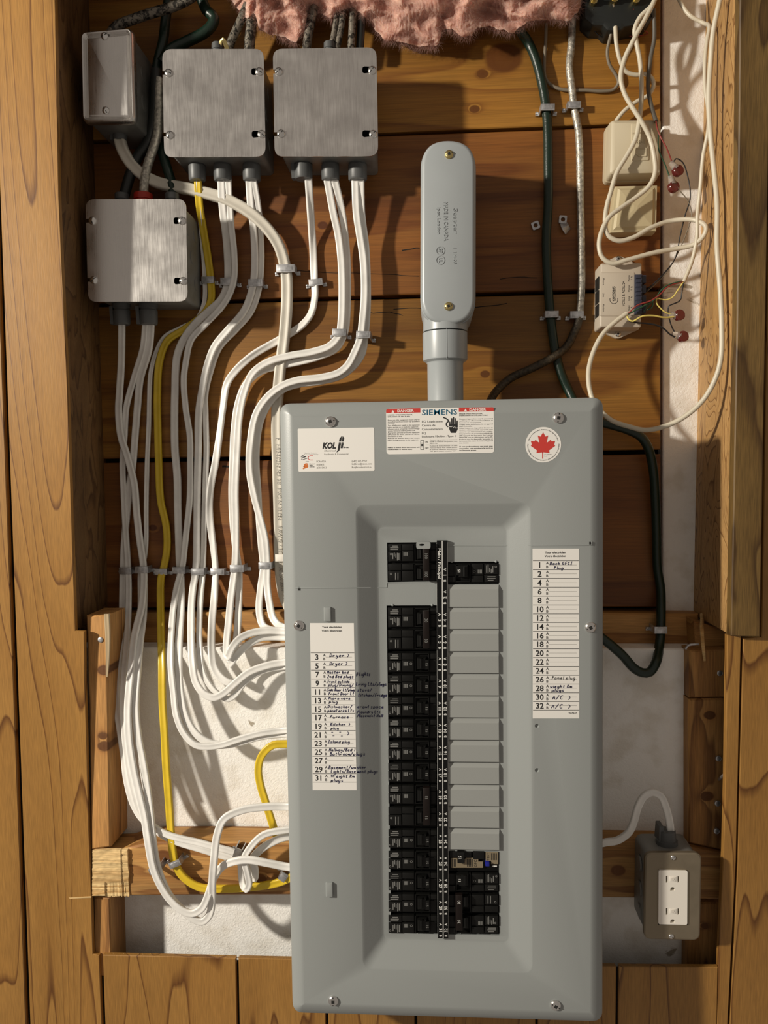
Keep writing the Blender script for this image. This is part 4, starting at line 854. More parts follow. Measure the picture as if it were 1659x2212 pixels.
# filler plates
FY = [(1264.5,1311.5),(1313,1359.5),(1361,1407.5),(1409.5,1455),(1457,1503),(1505.5,1551),(1553,1599.5),(1601,1647),(1649,1695),(1697,1742.5),(1744,1789.5),(1791.5,1837)]
for k, (y0, y1) in enumerate(FY):
    b = MB(); dF = FL+.0032; q = rectxz(967.5, y0, 1078+k*.12, y1, dF); s_ = .0046
    ins = [(q[0][0]+.0006, q[0][1]+.0006), (q[1][0]-.0006, q[1][1]+.0006), (q[2][0]-.0006, q[2][1]-s_), (q[3][0]+.0006, q[3][1]-s_)]
    b.loops([[(x, -FL, z) for x, z in q], [(x, -(dF-(.0006 if z < (q[0][1]+q[2][1])/2 else .0026)), z) for x, z in q], [(x, -dF, z) for x, z in ins]]); b.build('filler_plate', M['filler'], panel, ang=20)
# numbered centre strip
b = MB(); dS = FL+.0050
b.slab([(943.5,1168),(966,1168),(968.5,2027),(946,2027)], dS, .012); strip = b.build('number_strip', M['strip'], panel); strip['label'] = 'black strip with white circuit numbers'
b = MB(); b.slab([(954.3,1168),(956,1168),(958.2,2027),(956.5,2027)], dS+.0003, .0006); b.slab([(943.2,1172),(944.6,1172),(946.8,2024),(945.4,2024)], dS-.001, .0006); b.slab([(966,1172),(967.2,1172),(969,2024),(967.8,2024)], dS-.001, .004)
def num(mb, s, cx_, cy_, h, down):
    d = dS+.0003; k = K(d); p = W(cx_, cy_, d)
    text(mb, s, Vector((p.x + (-h*k/2 if down else h*k/2), -d, p.z)), h*k, ex=(0,-1) if down else (0,1), align='c', bold=.022)
vtext(b, 'Main / Principal', 949.3, 1184, 1251, dS+.0003, 6.4, bold=.02)
rowc = [(1,1242.5),(2,1291)] + [(4+2*i, 1340+48.0*i*.9965) for i in range(15)]
for n_, yc in rowc:
    dx = (yc-1340)*.0033
    num(b, str(n_), 961+dx, yc, 6.6, False); num(b, 'A', 961+dx, yc-12.5, 5.4, False); num(b, 'B', 961+dx, yc+12, 5.4, False)
    if n_ >= 4: num(b, str(n_-1), 949.8+dx, yc, 6.6, True); num(b, 'A', 949.8+dx, yc-12.5, 5.4, True); num(b, 'B', 949.8+dx, yc+12, 5.4, True)
b.build('circuit_numbers', M['print_white'], strip, recalc=False, smooth=False)

# ------------------------------------------------------------------ labels on the panel
LD = PN + .0002
def paper(name, poly, r, label):
    m_ = MB(); m_.prism(rnd(XZ(poly, LD), r*K(LD), 5), PN-.0004, LD); o = m_.build(name, M['paper'], panel); o['label'] = label; return o
T = LD + .00012
# danger label
dl = paper('danger_label', [(835,981.5),(1068,978),(1066.5,879.5),(834,883)], 7, 'white printed warning label with red banners')
s_ = 6.771
def DX(x): return 830 + x/s_
def DY(y): return 870 + y/s_
def slopey(x, y): return y          # crop rows follow the wall's own horizontal
b = MB(); b.prism(rnd(XZ([(DX(28),DY(154)),(DX(527),DY(143)),(DX(527),DY(80)),(DX(28),DY(90))], T), [0,0,0,7*K(T)], 5), LD-.0001, T); b.prism(rnd(XZ([(DX(1091),DY(132)),(DX(1603),DY(121)),(DX(1603),DY(65)),(DX(1091),DY(72))], T), [0,0,7*K(T),0], 5), LD-.0001, T); b.build('red_banner', M['red'], dl)
b = MB()
for (tx, ty, dx, dy) in ((106,146,190,137),(1168,124,1243,118)):
    ptext(b, 'DANGER', DX(dx), DY(dy), T+.0001, 35/s_, width=240/s_, bold=.03)
    p = [(DX(tx),DY(ty)),(DX(tx+42),DY(ty)),(DX(tx+21),DY(ty-40))]; b.add([W(x, y, T+.0001) for x, y in p], [(0,1,2)])
b.build('banner_lettering', M['paper'], dl, recalc=False, smooth=False)
b = MB(); ptext(b, 'SIEMENS', DX(547), DY(181), T, 77/s_, width=518/s_, bold=.006); b.build('brand_lettering', M['teal'], dl, recalc=False, smooth=False)
b = MB()
for y, w, s in ((188,365,'HAZARD OF ELECTRIC SHOCK,'),(213,330,'EXPLOSION OR ARC FLASH.'),(262,465,'Keep out, this equipment must only be'),(288,465,'installed and serviced by qualified'),(314,105,'personnel.'),(340,465,'Turn off all power supply to this equipment'),(367,450,'before working on or inside the equipment.'),(394,465,'Always use a properly rated voltage'),(420,405,'sensing device to confirm power is off.'),(448,465,'Appropriate personal protective equipment'),(474,465,'(PPE) must be worn. See NFPA 70E for'),(502,210,'information on PPE.'),(530,465,'Reinstall all devices, doors, and covers'),(557,450,'before turning on power to this equipment.'),(664,465,'Failure to follow these instructions will'),(692,360,'result in death or serious injury.')):
    ptext(b, s, DX(50), DY(y), T, 15/s_, width=w/s_, bold=.02 if y < 220 or y > 600 else 0)
for y, w, s in ((172,335,"RISQUE D'ÉLECTROCUTION,"),(197,415,"D'EXPLOSION OU D'ÉCLAIR D'ARC."),(247,485,"Ne pas s'approcher, seul le personnel"),(273,485,"qualifié peut effectuer l'installation et"),(300,320,"l'entretien de cet équipement."),(327,485,'Couper toute alimentation de cet appareil'),(353,195,"avant d'y travailler."),(381,485,'Utilisez toujours un dispositif de détection de'),(407,485,'tension à valeur nominale appropriée pour'),(434,485,"s'assurer que l'alimentation est coupée."),(461,485,"L'équipement de protection individuelle"),(488,485,'(ÉPI) approprié doit être porté. Voir la norme'),(515,485,'NFPA 70E pour les informations sur les ÉPI.'),(543,485,'Replacez tous les dispositifs, les portes et'),(570,485,"les couvercles avant de mettre l'appareil"),(597,140,'sous tension.'),(649,485,'Si ces précautions ne sont pas'),(677,485,'respectées, cela entraînera la mort ou'),(704,250,'des blessures graves.')):
    ptext(b, s, DX(1096), DY(y), T, 15/s_, width=w/s_, bold=.02 if y < 200 or y > 640 else 0)
for y, w, s, h in ((292,305,'EQ Loadcentre',30),(347,197,'Centre de',30),(403,305,'Consommation',30),(460,62,'EQ',30),(508,495,'Enclosure / Boîtier : Type 1',28),(586,40,'ON',26),(677,52,'OFF',26)): ptext(b, s, DX(549 if y < 550 else 598), DY(y), T, h/s_, width=w/s_)
for y, w, s in ((552,400,'Centred trip position to reset move'),(578,400,'handle to extreme OFF position, then'),(603,112,'reset to ON.'),(639,400,'Position de déclenchement à la suite'),(665,400,"d'une surcharge. Pour rétablir pousser"),(691,400,'la levier au maximum de la position'),(717,378,'"OFF" puis le ramener en position "ON"')): ptext(b, s, DX(665), DY(y), T, 13/s_, width=w/s_)
def bar(mb, x0, y0, x1, y1, d=T): mb.add([W(x0,y0,d), W(x1,y0,d), W(x1,y1,d), W(x0,y1,d)], [(0,1,2,3)])
bar(b, DX(605), DY(616), DX(1068), DY(620))
for r_ in ((530,550,580,556),(530,682,580,688),(530,550,536,688),(574,550,580,688),(541,603,569,635),(541,585,569,588),(541,648,569,651)): bar(b, DX(r_[0]), DY(r_[1]), DX(r_[2]), DY(r_[3]))
# hand with spark
hand_poly = [(975,440),(952,390),(945,350),(952,275),(966,275),(970,318),(978,318),(978,228),(990,222),(998,232),(1000,312),(1006,312),(1006,212),(1014,206),(1022,212),(1024,312),(1030,312),(1032,226),(1040,222),(1046,230),(1048,318),(1054,318),(1058,262),(1068,258),(1074,266),(1074,385),(1050,440)]
def pm(poly, d=T): return [W(DX(x), DY(y), d) for x, y in poly]
b.add(pm(hand_poly), [tuple(range(len(hand_poly)))])
strokes(b, [[(DX(x), DY(y)) for x, y in ((862,214),(900,228),(935,255),(940,272),(915,290),(905,315),(915,340),(935,352))]], T, 2.6)
b.build('warning_lettering', M['ink'], dl, recalc=False, smooth=False)
b = MB(); strokes(b, [[(DX(x), DY(y)) for x, y in ((948,350),(985,352),(1000,340),(1012,368),(1030,345),(1045,372),(1076,366))]], T+.0001, 1.1); b.build('spark', M['paper'], dl, recalc=False, smooth=False)

# electrician's card
card = paper('business_card', [(644.7,1019),(809.3,1017),(808,923.5),(643,926)], 3, "white electrician's business card")
s_ = 9.48
def BX(x): return 640 + x/s_
def BY(y): return 915 + y/s_
b = MB(); ptext(b, 'KOL', BX(532), BY(512), T, 125/s_, width=275/s_, shear=.18, bold=.05)
def bpoly(mb, pts): mb.add([W(BX(x), BY(y), T) for x, y in pts], [tuple(range(len(pts)))])
bpoly(b, [(868,405),(915,405),(895,500),(882,548),(850,580),(820,590),(845,545),(850,505)]); bpoly(b, [(925,405),(968,405),(948,505),(905,505)])
bpoly(b, [(873,368),(885,310),(930,252),(925,320),(918,368)]); bpoly(b, [(928,368),(938,315),(948,252),(980,300),(968,368)]); bpoly(b, [(870,380),(912,380),(910,392),(868,392)]); bpoly(b, [(925,380),(966,380),(963,392),(923,392)])
ptext(b, 'Bros.', BX(960), BY(502), T, 32/s_, width=120/s_, shear=.15, bold=.03)
strokes(b, [[(BX(x), BY(y)) for x, y in ((172,630),(110,665),(97,685),(120,690),(190,668),(200,675),(120,710),(105,735),(130,742),(235,705))]], T, 1.1)
for y, s in ((836,'Electrical'),(862,'Safety'),(892,'Authority')): ptext(b, s, BX(268), BY(y), T, 18/s_, width=(105 if y != 862 else 70)/s_, bold=.02)
ptext(b, 'Electrical Contractor', BX(172), BY(612), T, 15/s_, width=268/s_); ptext(b, 'Registration Agency', BX(190), BY(643), T, 15/s_, width=262/s_); ptext(b, 'of the', BX(188), BY(780), T, 14/s_, width=70/s_)
b.build('logo_lettering', M['ink'], card, recalc=False, smooth=False)
b = MB()
ptext(b, 'Electrical', BX(568), BY(575), T, 36/s_, width=235/s_, shear=.2); ptext(b, 'Residential & Commercial', BX(570), BY(645), T, 32/s_, width=500/s_)
for x, y, w, s in ((410,795,198,'ECRA/ESA'),(412,860,160,'LICENCE'),(415,922,208,'#7015453'),(1132,788,315,'(647) 227-7959'),(1135,845,410,'koljibros@yahoo.com'),(1135,912,402,'Koljibroselectrical.ca')): ptext(b, s, BX(x), BY(y), T, 36/s_, width=w/s_)
b.build('contact_lettering', M['fade'], card, recalc=False, smooth=False)
b = MB(); strokes(b, [[(BX(x), BY(y)) for x, y in ((345,660),(285,660),(250,675),(240,702),(250,730),(285,746),(345,746))]], T, 1.3); b.build('red_mark', M['red'], card, recalc=False, smooth=False)
b = MB(); p = W(BX(198), BY(862), T); k = K(T)*5.0
strokes(b, [[(BX(155), BY(852)),(BX(190), BY(825)),(BX(225), BY(822))], [(BX(145), BY(885)),(BX(190), BY(850)),(BX(240), BY(845))], [(BX(150), BY(895)),(BX(200), BY(872)),(BX(245), BY(868))], [(BX(135), BY(925)),(BX(200), BY(895)),(BX(238), BY(888))]], T, 2.3); b.build('orange_mark', M['orange'], card, recalc=False, smooth=False)

# maple leaf sticker
def MX(x): return 1125 + x/16.59
def MY(y): return 910 + y/16.59
pc = W(MX(805), MY(842), LD); m_ = MB(); m_.prism(circ((pc.x, pc.z), 37.6*K(LD), 48), PN-.0004, LD); leafst = m_.build('round_sticker', M['paper'], panel); leafst['label'] = 'round white sticker with a red maple leaf'
half = [(800,395),(885,550),(980,505),(925,775),(1062,668),(1105,718),(1230,705),(1195,830),(1232,880),(1010,1045),(1030,1140),(800,1112)]
lf = half + [(1600-x-12, y) for x, y in reversed(half[1:-1])]
b = MB(); b.add([W(MX(x), MY(y), T) for x, y in lf], [tuple(range(len(lf)))]); bar(b, MX(765), MY(1105), MX(796), MY(1342)); b.build('maple_leaf', M['red'], leafst, recalc=False, smooth=False)
b = MB()
def arctext(mb, s, r, a0, a1, h, inside):
    G, cap = _glyphs(.02); adv = [G.get(c, G[' '])[2] for c in s]; tot = sum(adv); a = 0
    for c, w in zip(s, adv):
        th = math.radians(a0 + (a1-a0)*(a + w/2)/tot); p = Vector((pc.x + r*math.cos(th), -T, pc.z + r*math.sin(th)))
        e = (math.sin(th), -math.cos(th)) if not inside else (-math.sin(th), math.cos(th))
        text(mb, c, p, h, ex=e, align='c', bold=.02, width=abs(math.radians(a1-a0))*r*w/tot*.95); a += w
kk = K(T)
arctext(b, 'Made in Canada with domestic and imported parts', 31.4*kk, 163, 14, 2.0*kk, False)
arctext(b, 'Fait au Canada avec des composantes domestiques et importées', 33.6*kk, 176, 363, 2.0*kk, True)
ptext(b, '277-600JDRX', MX(832), MY(1208), T, 1.6, width=16); ptext(b, 'Nov07', MX(832), MY(1266), T, 1.5, width=7)
b.build('ring_lettering', M['ink'], leafst, recalc=False, smooth=False)

# directories
def directory(x0, y0, x1, y1, skew, rows, nums, hd, hy, lab, numx, abx, lx0, lx1):
    def sx(x, y): return x + (y-y0)*skew
    o = paper('circuit_directory', [(sx(x0,y1),y1),(sx(x1,y1),y1),(x1,y0),(x0,y0)], .6, lab)
    m_ = MB(); mid = MB()
    for k, s in enumerate(('Your electrician', 'Votre électricien')): ptext(m_, s, hd, hy + k*7.8, T, 4.4, width=44+k, align='c', bold=.02)
    for k, y in enumerate(rows):
        xx = (sx(x0+.6, y), sx(x1-.6, y)); bar(m_, xx[0], y-.55, xx[1], y+.55)
        if k < len(nums):
            ptext(m_, str(nums[k]), sx(numx, y), y+15.2, T, 12.2, align='c', bold=.018); ptext(m_, 'A', sx(abx, y), y+7.6, T, 5.6, bold=.02); ptext(m_, 'B', sx(abx, y), y+16, T, 5.6, bold=.02)
            bar(mid, sx(lx0, y), y+8.9, sx(lx1, y), y+9.5)
    m_.build('printed_rows', M['ink'], o, recalc=False, smooth=False); mid.build('ruled_lines', M['fade'], o, recalc=False, smooth=False)
    return o
rl = [1410.1,1429.1,1447.7,1466.7,1485.3,1504.1,1522.5,1541.1,1559.5,1578.1,1596.6,1615.2,1633.6,1652.6,1671.2,1689.6]
dirl = directory(669.5,1346,764.5,1707,.0165,rl,[3,5,7,9,11,13,15,17,19,21,23,25,27,29,31],717,1356.5,'tall handwritten circuit list on the left with odd numbers',683.5,697,702.5,759)
rr2 = [1211.2,1230.5,1249.5,1268.6,1287.8,1306.9,1325.9,1344.7,1363.8,1382.6,1401.6,1420.6,1439.7,1458.7,1477.5,1496.5,1515.3,1534.1]
dirr = directory(1150.5,1185,1251,1552,.001,rr2,[1,2,4,6,8,10,12,14,16,18,20,22,24,26,28,30,32],1199.5,1195.5,'tall circuit list on the right with mostly blank even numbers',1165.5,1179.5,1185,1245.5)
b = MB(); ptext(b, '9270-7', 1228, 1542, T, 3.2, width=17.5, bold=.02); b.build('form_number', M['ink'], dirr, recalc=False, smooth=False)
P2 = T + .0001
b = MB()
for s, x, y, w, h in (('Dryer >',711,1419.5,44,8),('Dryer >',711,1437,40,8),('Master bed',706,1455,47,6.5),('2nd Bed plugs',706,1464.5,58,7),('Front outside',707,1475,48,6),('plug/Dining/',708,1483,56,6.5),('Side Door Lt/plug',706,1493,60,6),('Front Door Lt',709,1501.5,56,6.5),('Micro wave',709,1511.5,48,6),('plug',710,1519,20,6),('Dishwasher/',707,1529.5,54,6.5),('panel area Lts',707,1538,58,7),('Furnace',712,1552,42,6.5),('Kitchen  >',713,1567.5,44,6),('plug',714,1576,18,6),('"   "   >',714,1588,42,8),('"   "',717,1595,22,7),('Island plug',708,1605.5,48,6.5),('Hallway/Bed 1',710,1623,56,7),('Bathroom/p',712,1632,56,7),('Basement/wa',709,1661,60,7),('Lights/Base',714,1669.5,55,7),('Wreight Rm',714,1679.5,52,6.5),('plugs',714,1689,28,7)):
    hand(b, s, x, y, P2, h, w, wpx=1.3)
b.build('handwriting', M['pen'], dirl, recalc=False, smooth=False)
b = MB()
for s, x, y, w, h in (('Back GFCI',1187,1220,50,6.5),('Plug',1196,1229.5,22,6),('wieght Rm',1188,1486,48,6.5),('plugs',1191,1494,28,6.5),('A/C  >',1192,1511,42,9),('A/C  >',1190,1530,44,9)): hand(b, s, x, y, P2, h, w, wpx=1.3)
b.build('handwriting', M['pen'], dirr, recalc=False, smooth=False)
b = MB(); hand(b, 'Panel plug', 1191, 1468, P2, 7.5, 52, wpx=1.0); b.build('handwriting', M['ink'], dirr, recalc=False, smooth=False)
# words that run on over the painted steel, following its slope into the recess
XQ = min(p[0] for p in Rq); XI = min(p[0] for p in Ri)
def surf(px, py):
    d = PN
    for _ in range(8):
        t = min(1, max(0, (W(px, py, d).x-XQ)/(XI-XQ))); d = PN - .013*t
    return d + .0004 + (.0003 if 0 < t < 1 else 0)
def hand_surf(mb, s, x, y, h, w, wpx=1.3):
    n0 = len(mb.v); hand(mb, s, x, y, PN+.0002, h, w, wpx)
    for i in range(n0, len(mb.v)):
        v = mb.v[i]; v = R_WC.transposed() @ (v - CAM); px = CX - v.x/v.z*F_PX; py = CY + v.y/v.z*F_PX
        mb.v[i] = W(px, py, surf(px, py))
b = MB()
for s, x, y, w, h in (('& Lights',768.5,1460,32,8),('Living Lts/plugs',768,1481,67,7),('stove/',771,1494,33,7),('Kitchen/Fridge',773,1505,63,7),('crawl space',771,1530,58,7),('/Laundry Lts',770,1541,52,6.5),('/Basement Hall',770,1549,57,6),('lugs',768,1632,22,7),('sher',770,1661,22,7),('ment plugs',771,1670,46,6.5)): hand_surf(b, s, x, y, h, w)
b.build('handwriting', M['pen'], panel, recalc=False, smooth=False)

# ------------------------------------------------------------------ circuit breakers
FB = FL + .0006
def breaker(x0, x1, y0, y1, amps, flip, label, poles=1, style='std'):
    cx_, cy_ = (x0+x1)/2, (y0+y1)/2
    root = thing('circuit_breaker', W(cx_, cy_, FL-.04), label, 'breaker', 'black circuit breakers')
    def U(u, v): return (x0 + u*(x1-x0), y0 + v*(y1-y0)) if not flip else (x1 - u*(x1-x0), y1 - v*(y1-y0))
    def ub(mb, u0, v0, u1, v1, d0, d1, ch=0, chd=None):
        a, c = U(u0, v0), U(u1, v1); mb.box(min(a[0],c[0]), min(a[1],c[1]), max(a[0],c[0]), max(a[1],c[1]), d0, d1, ch, chd)
    body = MB(); prt = MB(); N = poles
    for q in range(N):
        def V(v): return (q + v)/N
        body.m = 0; ub(body, 0, V(.005), 1, V(.995), FL-.040, FB-.004)
        ub(body, .0, V(.06), 1, V(.95), FL-.01, FB-.0015, .6)
        body.m = 1
        ub(body, .02, V(.09), .285, V(.40), FB-.003, FB+.0012, .5); ub(body, .02, V(.45), .28, V(.93), FB-.003, FB+.0016, .5)
        ub(body, .30, V(.09), .535, V(.38), FB-.003, FB+.0022, .8); ub(body, .30, V(.42), .535, V(.93), FB-.003, FB+.0008, .6)
        for r_ in ((.555,.09,.575,.93),(.83,.09,.85,.93),(.555,.09,.85,.125),(.555,.90,.85,.93)): ub(body, r_[0], V(r_[1]), r_[2], V(r_[3]), FB-.003, FB+.0016, .3)
        ub(body, .86, V(.10), .99, V(.34), FB-.003, FB+.0005, .4); ub(body, .86, V(.38), .99, V(.93), FB-.003, FB-.0006, .4)
        tg = MB(); ub(tg, .60, V(.30), .79, V(.86), FB-.003, FB+.0055, 2.2, .003); ub(tg, .655, V(.34), .70, V(.80), FB+.004, FB+.0085, 1.2, .0012)
        tg.build('toggle', M['breaker_hi'], root)
        dp = FB+.0018; prt.m = 0
        def pbar(u0, v0, u1, v1, d=dp):
            a, c = U(u0, V(v0)), U(u1, V(v1)); bar(prt, a[0], a[1], c[0], c[1], d)
        rnd_ = random.Random(3+q)
        if style == 'std' or q == 0:
            for k in range(3): pbar(.05 + (.05 if k == 0 else .01), .15+k*.085, .20+rnd_.uniform(0,.05), .185+k*.085, FB+.0014)
            for k in range(5): pbar(.105+k*.031, .50+rnd_.uniform(0,.06), .121+k*.031, .80+rnd_.uniform(-.1,.1))
            for k in range(4): pbar(.33+k*.022, .49, .344+k*.022, .66, FB+.001)
        else:
            for k in range(2): pbar(.16+k*.05, .52, .175+k*.05, .88)
        pr = U(.055, V(.80)) if style == 'std' else U(.075, V(.58)); w_ = W(*pr, dp); rr0 = 2.3*K(dp)
        prt.add([(x, -dp, z) for x, z in circ((w_.x, w_.z), rr0, 14) + circ((w_.x, w_.z), rr0*.62, 14)], [(i, (i+1) % 14, 14+(i+1) % 14, 14+i) for i in range(14)])
        if style == 'std':
            pr = U(.48, V(.57)); w_ = W(*pr, FB+.001); rr0 = 2.7*K(dp)
            prt.add([(x, -(FB+.001), z) for x, z in circ((w_.x, w_.z), rr0, 14) + circ((w_.x, w_.z), rr0*.72, 14)], [(i, (i+1) % 14, 14+(i+1) % 14, 14+i) for i in range(14)])
    body.build('body', [M['breaker'], M['breaker_hi']], root)
    prt.build('printed_marks', M['print_grey'], root, recalc=False, smooth=False)
    nm = MB(); k = K(FB)
    if poles == 2:
        t_ = MB(); ub(t_, .715, .10, .86, .96, FB+.004, FB+.0095, 1.2, .001); tie = t_.build('handle_tie', M['tie'], root)
        for v in ((.33, .80) if amps == '100' else (.32, .78)):
            p = W(*U(.79, v), FB+.0098); h = 6.2*k
            text(nm, amps, Vector((p.x + (-h/2 if not flip else h/2), p.y, p.z)), h, ex=(0,-1) if not flip else (0,1), align='c')
        nm.build('rating', M['print_grey'] if not flip else M['print_white'], tie, recalc=False, smooth=False)
    else:
        p = W(*U(.80 if not flip else .78, .60), FB+.0058); h = 5.6*k
        m2 = MB(); ub(m2, .755, .40, .84, .84, FB-.002, FB+.0056, .6); tbl = m2.build('rating_tab', M['breaker_hi'], root)
        text(nm, amps, Vector((p.x + (-h/2 if not flip else h/2), p.y, p.z)), h, ex=(0,-1) if not flip else (0,1), align='c', bold=.01)
        nm.build('rating', M['print_grey'] if not flip else M['print_white'], tbl, recalc=False, smooth=False)
    return root
breaker(836.5,943,1172.5,1257.5,'100',False,'black two-pole 100 amp main breaker at the top of the left column',2,'wide')
breaker(836.5,943,1309.5,1405,'30',False,'black two-pole 30 amp breaker beside numbers three and five',2,'wide')
for k, n_ in enumerate(('seven','nine','eleven','thirteen','fifteen','seventeen')): breaker(836.5,943.3,1407+k*47.6,1454+k*47.6,'15',False,'black single 15 amp breaker beside number %s on the strip' % n_)
breaker(836.8,944,1692.5,1787,'15',False,'black two-pole 15 amp breaker beside numbers nineteen and twenty-one',2,'wide')
for k, n_ in enumerate(('twenty-three','twenty-five','twenty-seven','twenty-nine','thirty-one')): breaker(837,944.5,1789+k*46.2,1834.5+k*46.2,'15',False,'black single 15 amp breaker beside number %s on the strip' % n_)
breaker(967.5,1077,1215,1261.5,'15',True,'black single 15 amp breaker beside number one, alone above the fillers')
breaker(968.5,1078,1884,1929,'15',True,'black single 15 amp breaker beside number twenty-eight, under the ground fault breaker')
breaker(968.5,1078,1930,2020,'20',True,'black two-pole 20 amp breaker beside numbers thirty and thirty-two, bottom of the right column',2,'wide')
# ground-fault breaker
root = thing('circuit_breaker', W(1022,1861,FL-.04), 'black breaker with tan label and blue test button beside number twenty-six', 'breaker', 'black circuit breakers')
b = MB(); b.box(968,1839,1078,1882.5,FL-.04,FB-.002); b.m = 1; b.box(972,1840,1018,1852,FB-.003,FB+.0012,.5); b.box(1022,1840,1046,1856,FB-.003,FB+.0015,.5); b.build('body', [M['breaker'], M['breaker_hi']], root)
b = MB(); b.add([W(x, y, FB+.0008) for x, y in ((975,1853.5),(989,1853.5),(989,1861),(1001,1861),(1006,1853),(1033,1853),(1033,1861),(1043.5,1861),(1043.5,1874.5),(975,1874.5))], [tuple(range(10))]); b.add([W(x, y, FB+.0008) for x, y in ((1049,1840),(1076,1840),(1076,1866.5),(1061,1866.5),(1061,1860),(1049,1860))], [tuple(range(6))]); lb = b.build('tan_label', M['gfci'], root, recalc=False, smooth=False)
b = MB(); vtext(b, 'TEST', 1054, 1842, 1859, FB+.001, 5, down=False); vtext(b, 'GFCI', 1027, 1855, 1873, FB+.001, 5.5, down=False)
for k in range(4): bar(b, 1009+k*3.4, 1856, 1010.4+k*3.4, 1872, FB+.001); bar(b, 1061+k*3.6, 1843, 1062+k*3.6, 1858, FB+.001)
for k in range(3): bar(b, 977+k*3.2, 1856, 978.4+k*3.2, 1872, FB+.001)
b.build('label_print', M['slot'], lb, recalc=False, smooth=False)
b = MB(); b.rbox(1048.5,1862.5,1057.5,1872,1.6,FB-.002,FB+.004,1.2); b.build('test_button', M['blue'], root)
b = MB(); b.add([W(x, y, FB+.0008) for x, y in ((1062,1871),(1065,1869.6),(1073.5,1869.8),(1073.5,1872.6),(1065,1872.8))], [tuple(range(5))]); b.build('arrow_mark', M['print_white'], root, recalc=False, smooth=False)
b = MB(); b.box(988,1842,1004,1866,FB-.002,FB+.006,1.4,.0015); tg = b.build('toggle', M['breaker_hi'], root)
b = MB(); p = W(996,1853,FB+.0063); h = 6*K(FB); text(b, '15', Vector((p.x+h/2-.0012, p.y, p.z)), h, ex=(0,1), align='c', bold=.01); b.build('rating', M['print_white'], tg, recalc=False, smooth=False)
# ------------------------------------------------------------------ outlet box, lower right
dO = .126
root = thing('outlet_box', W(1453,1940,.072), 'surface-mounted steel outlet box with white duplex receptacle at the lower right', 'outlet')
fr = XZ([(1391,2029),(1512,2032),(1516,1843),(1394,1843)], dO)
b = MB(); b.prism(rnd(off(fr, .002), .010, 6), .073, dO-.004, .002); b.build('body', M['galv'], root)
for zz in (.25, .55, .82):
    z = fr[3][1] + (fr[0][1]-fr[3][1])*zz; xx = fr[0][0]+.002; m_ = MB(); m_.lathe((xx+.0003, -.098, z), (xx-.0012, -.098, z), [(0,.0095),(.6,.0095),(.62,.0082),(1,.0082)], n=18); m_.build('knockout', M['galv'], root)
win = rectxz(1422,1879,1485.5,1999,dO)
b = MB(); out = rnd(fr, .0085, 6); b.plate(off(out, .0016), [win], None, dO); b.loops([[(x, -(dO-.006), z) for x, z in out], [(x, -(dO-.0012), z) for x, z in out], [(x, -dO, z) for x, z in off(out, .0016)]], False, False); b.loops([[(x, -dO, z) for x, z in win], [(x, -(dO-.004), z) for x, z in win]], False, False); b.build('cover', M['cover_steel'], root)
dR = dO + .0018
slots = []
for yy in (1899, 1968.5):
    slots += [rectxz(1438.5,yy-7,1442.5,yy+8,dR), rectxz(1463.5,yy-6,1467.5,yy+7.5,dR)]
    p = W(1453,yy+22,dR); k = K(dR); g_ = [(p.x-5*k, p.z-3.5*k)] + [(p.x + 5*k*math.cos(a), p.z + 5*k*math.sin(a)) for a in [math.pi*(1-t/8) for t in range(9)]][0:9] + [(p.x+5*k, p.z-3.5*k)]; slots.append(g_[1:][::-1] + [g_[0]])
fc = rnd(rectxz(1423,1880,1484.5,1998,dR), 4*K(dR), 4)
b = MB(); b.plate(fc, slots, dR-.006, dR); rec = b.build('receptacle', M['white_plastic'], root)
b = MB(); b.box(1424,1882,1483,1996,dR-.009,dR-.0065); b.build('slot_depth', M['slot'], rec)
b = MB()
for yy in (1899, 1968.5): b.box(1446,yy-5,1460,yy+6,dR-.001,dR+.0004,.4); ptext(b, 'TR', 1453, yy+3.6, dR+.0008, 7, width=9, align='c')
b.build('shutter_mark', M['white_plastic'], rec)
add_screw(root, 1454, 1852.5, dO, 5.4, drive='slot', rot=1.0); add_screw(root, 1450, 2022.5, dO, 5.4, drive='slot', rot=2.6)
m_ = MB(); a = W(1440,1834,.098); c = W(1440,1788,.098); c.x = a.x; r = 23*K(.11)
m_.lathe(a, c, [(0,r*1.02),(.45,r*1.0),(.47,r*.86),(.9,r*.8)], n=24); m_.loops([[(a.x-r*.85+u, -.098-r*.5+v, a.z+.010) for u, v in ((0,0),(.007,0),(.007,.02),(0,.02))], [(a.x-r*.8+u, -.098-r*.4+v, a.z+.030) for u, v in ((0,0),(.005,0),(.005,.016),(0,.016))]]); m_.build('cable_connector', M['conn'], root)

# ------------------------------------------------------------------ phone jack and blank plate
root = thing('phone_jack', W(1372,315,0), 'beige surface phone jack with a sliding shutter on the right', 'phone jack')
dJ = .034; q = XZ([(1316,377),(1431,374),(1432,254),(1319,255)], dJ)
b = MB(); b.prism(rnd(off(q, -.001), .006), .0005, .010, 0); b.build('base', M['beige'], root)
b = MB(); b.prism(rnd(q, .005), .008, dJ, .006, .010); body = b.build('body', M['beige'], root)
b = MB(); b.rbox(1364,266,1402,346,3,dJ-.002,dJ+.0012,1.5); sh = b.build('shutter', M['beige'], root)
b = MB()
for r_ in ((1366,286,1400,287.4),): b.box(*r_, dJ, dJ+.0018)
b.build('shutter_ridge', M['beige'], sh)
b = MB(); g_ = [(1372,319),(1396,319),(1396,338),(1380,338),(1372,331)]; b.plate(rnd(XZ(g_, dJ+.002), .0012), [off(rnd(XZ(g_, dJ+.002), .0012), .0011)], dJ+.001, dJ+.0026); b.build('port_frame', M['beige'], sh)
b = MB(); ptext(b, 'Bell', 1374, 311, dJ+.0018, 9, width=20); emboss(b, .0008); b.build('embossed_lettering', M['beige'], sh, smooth=False)
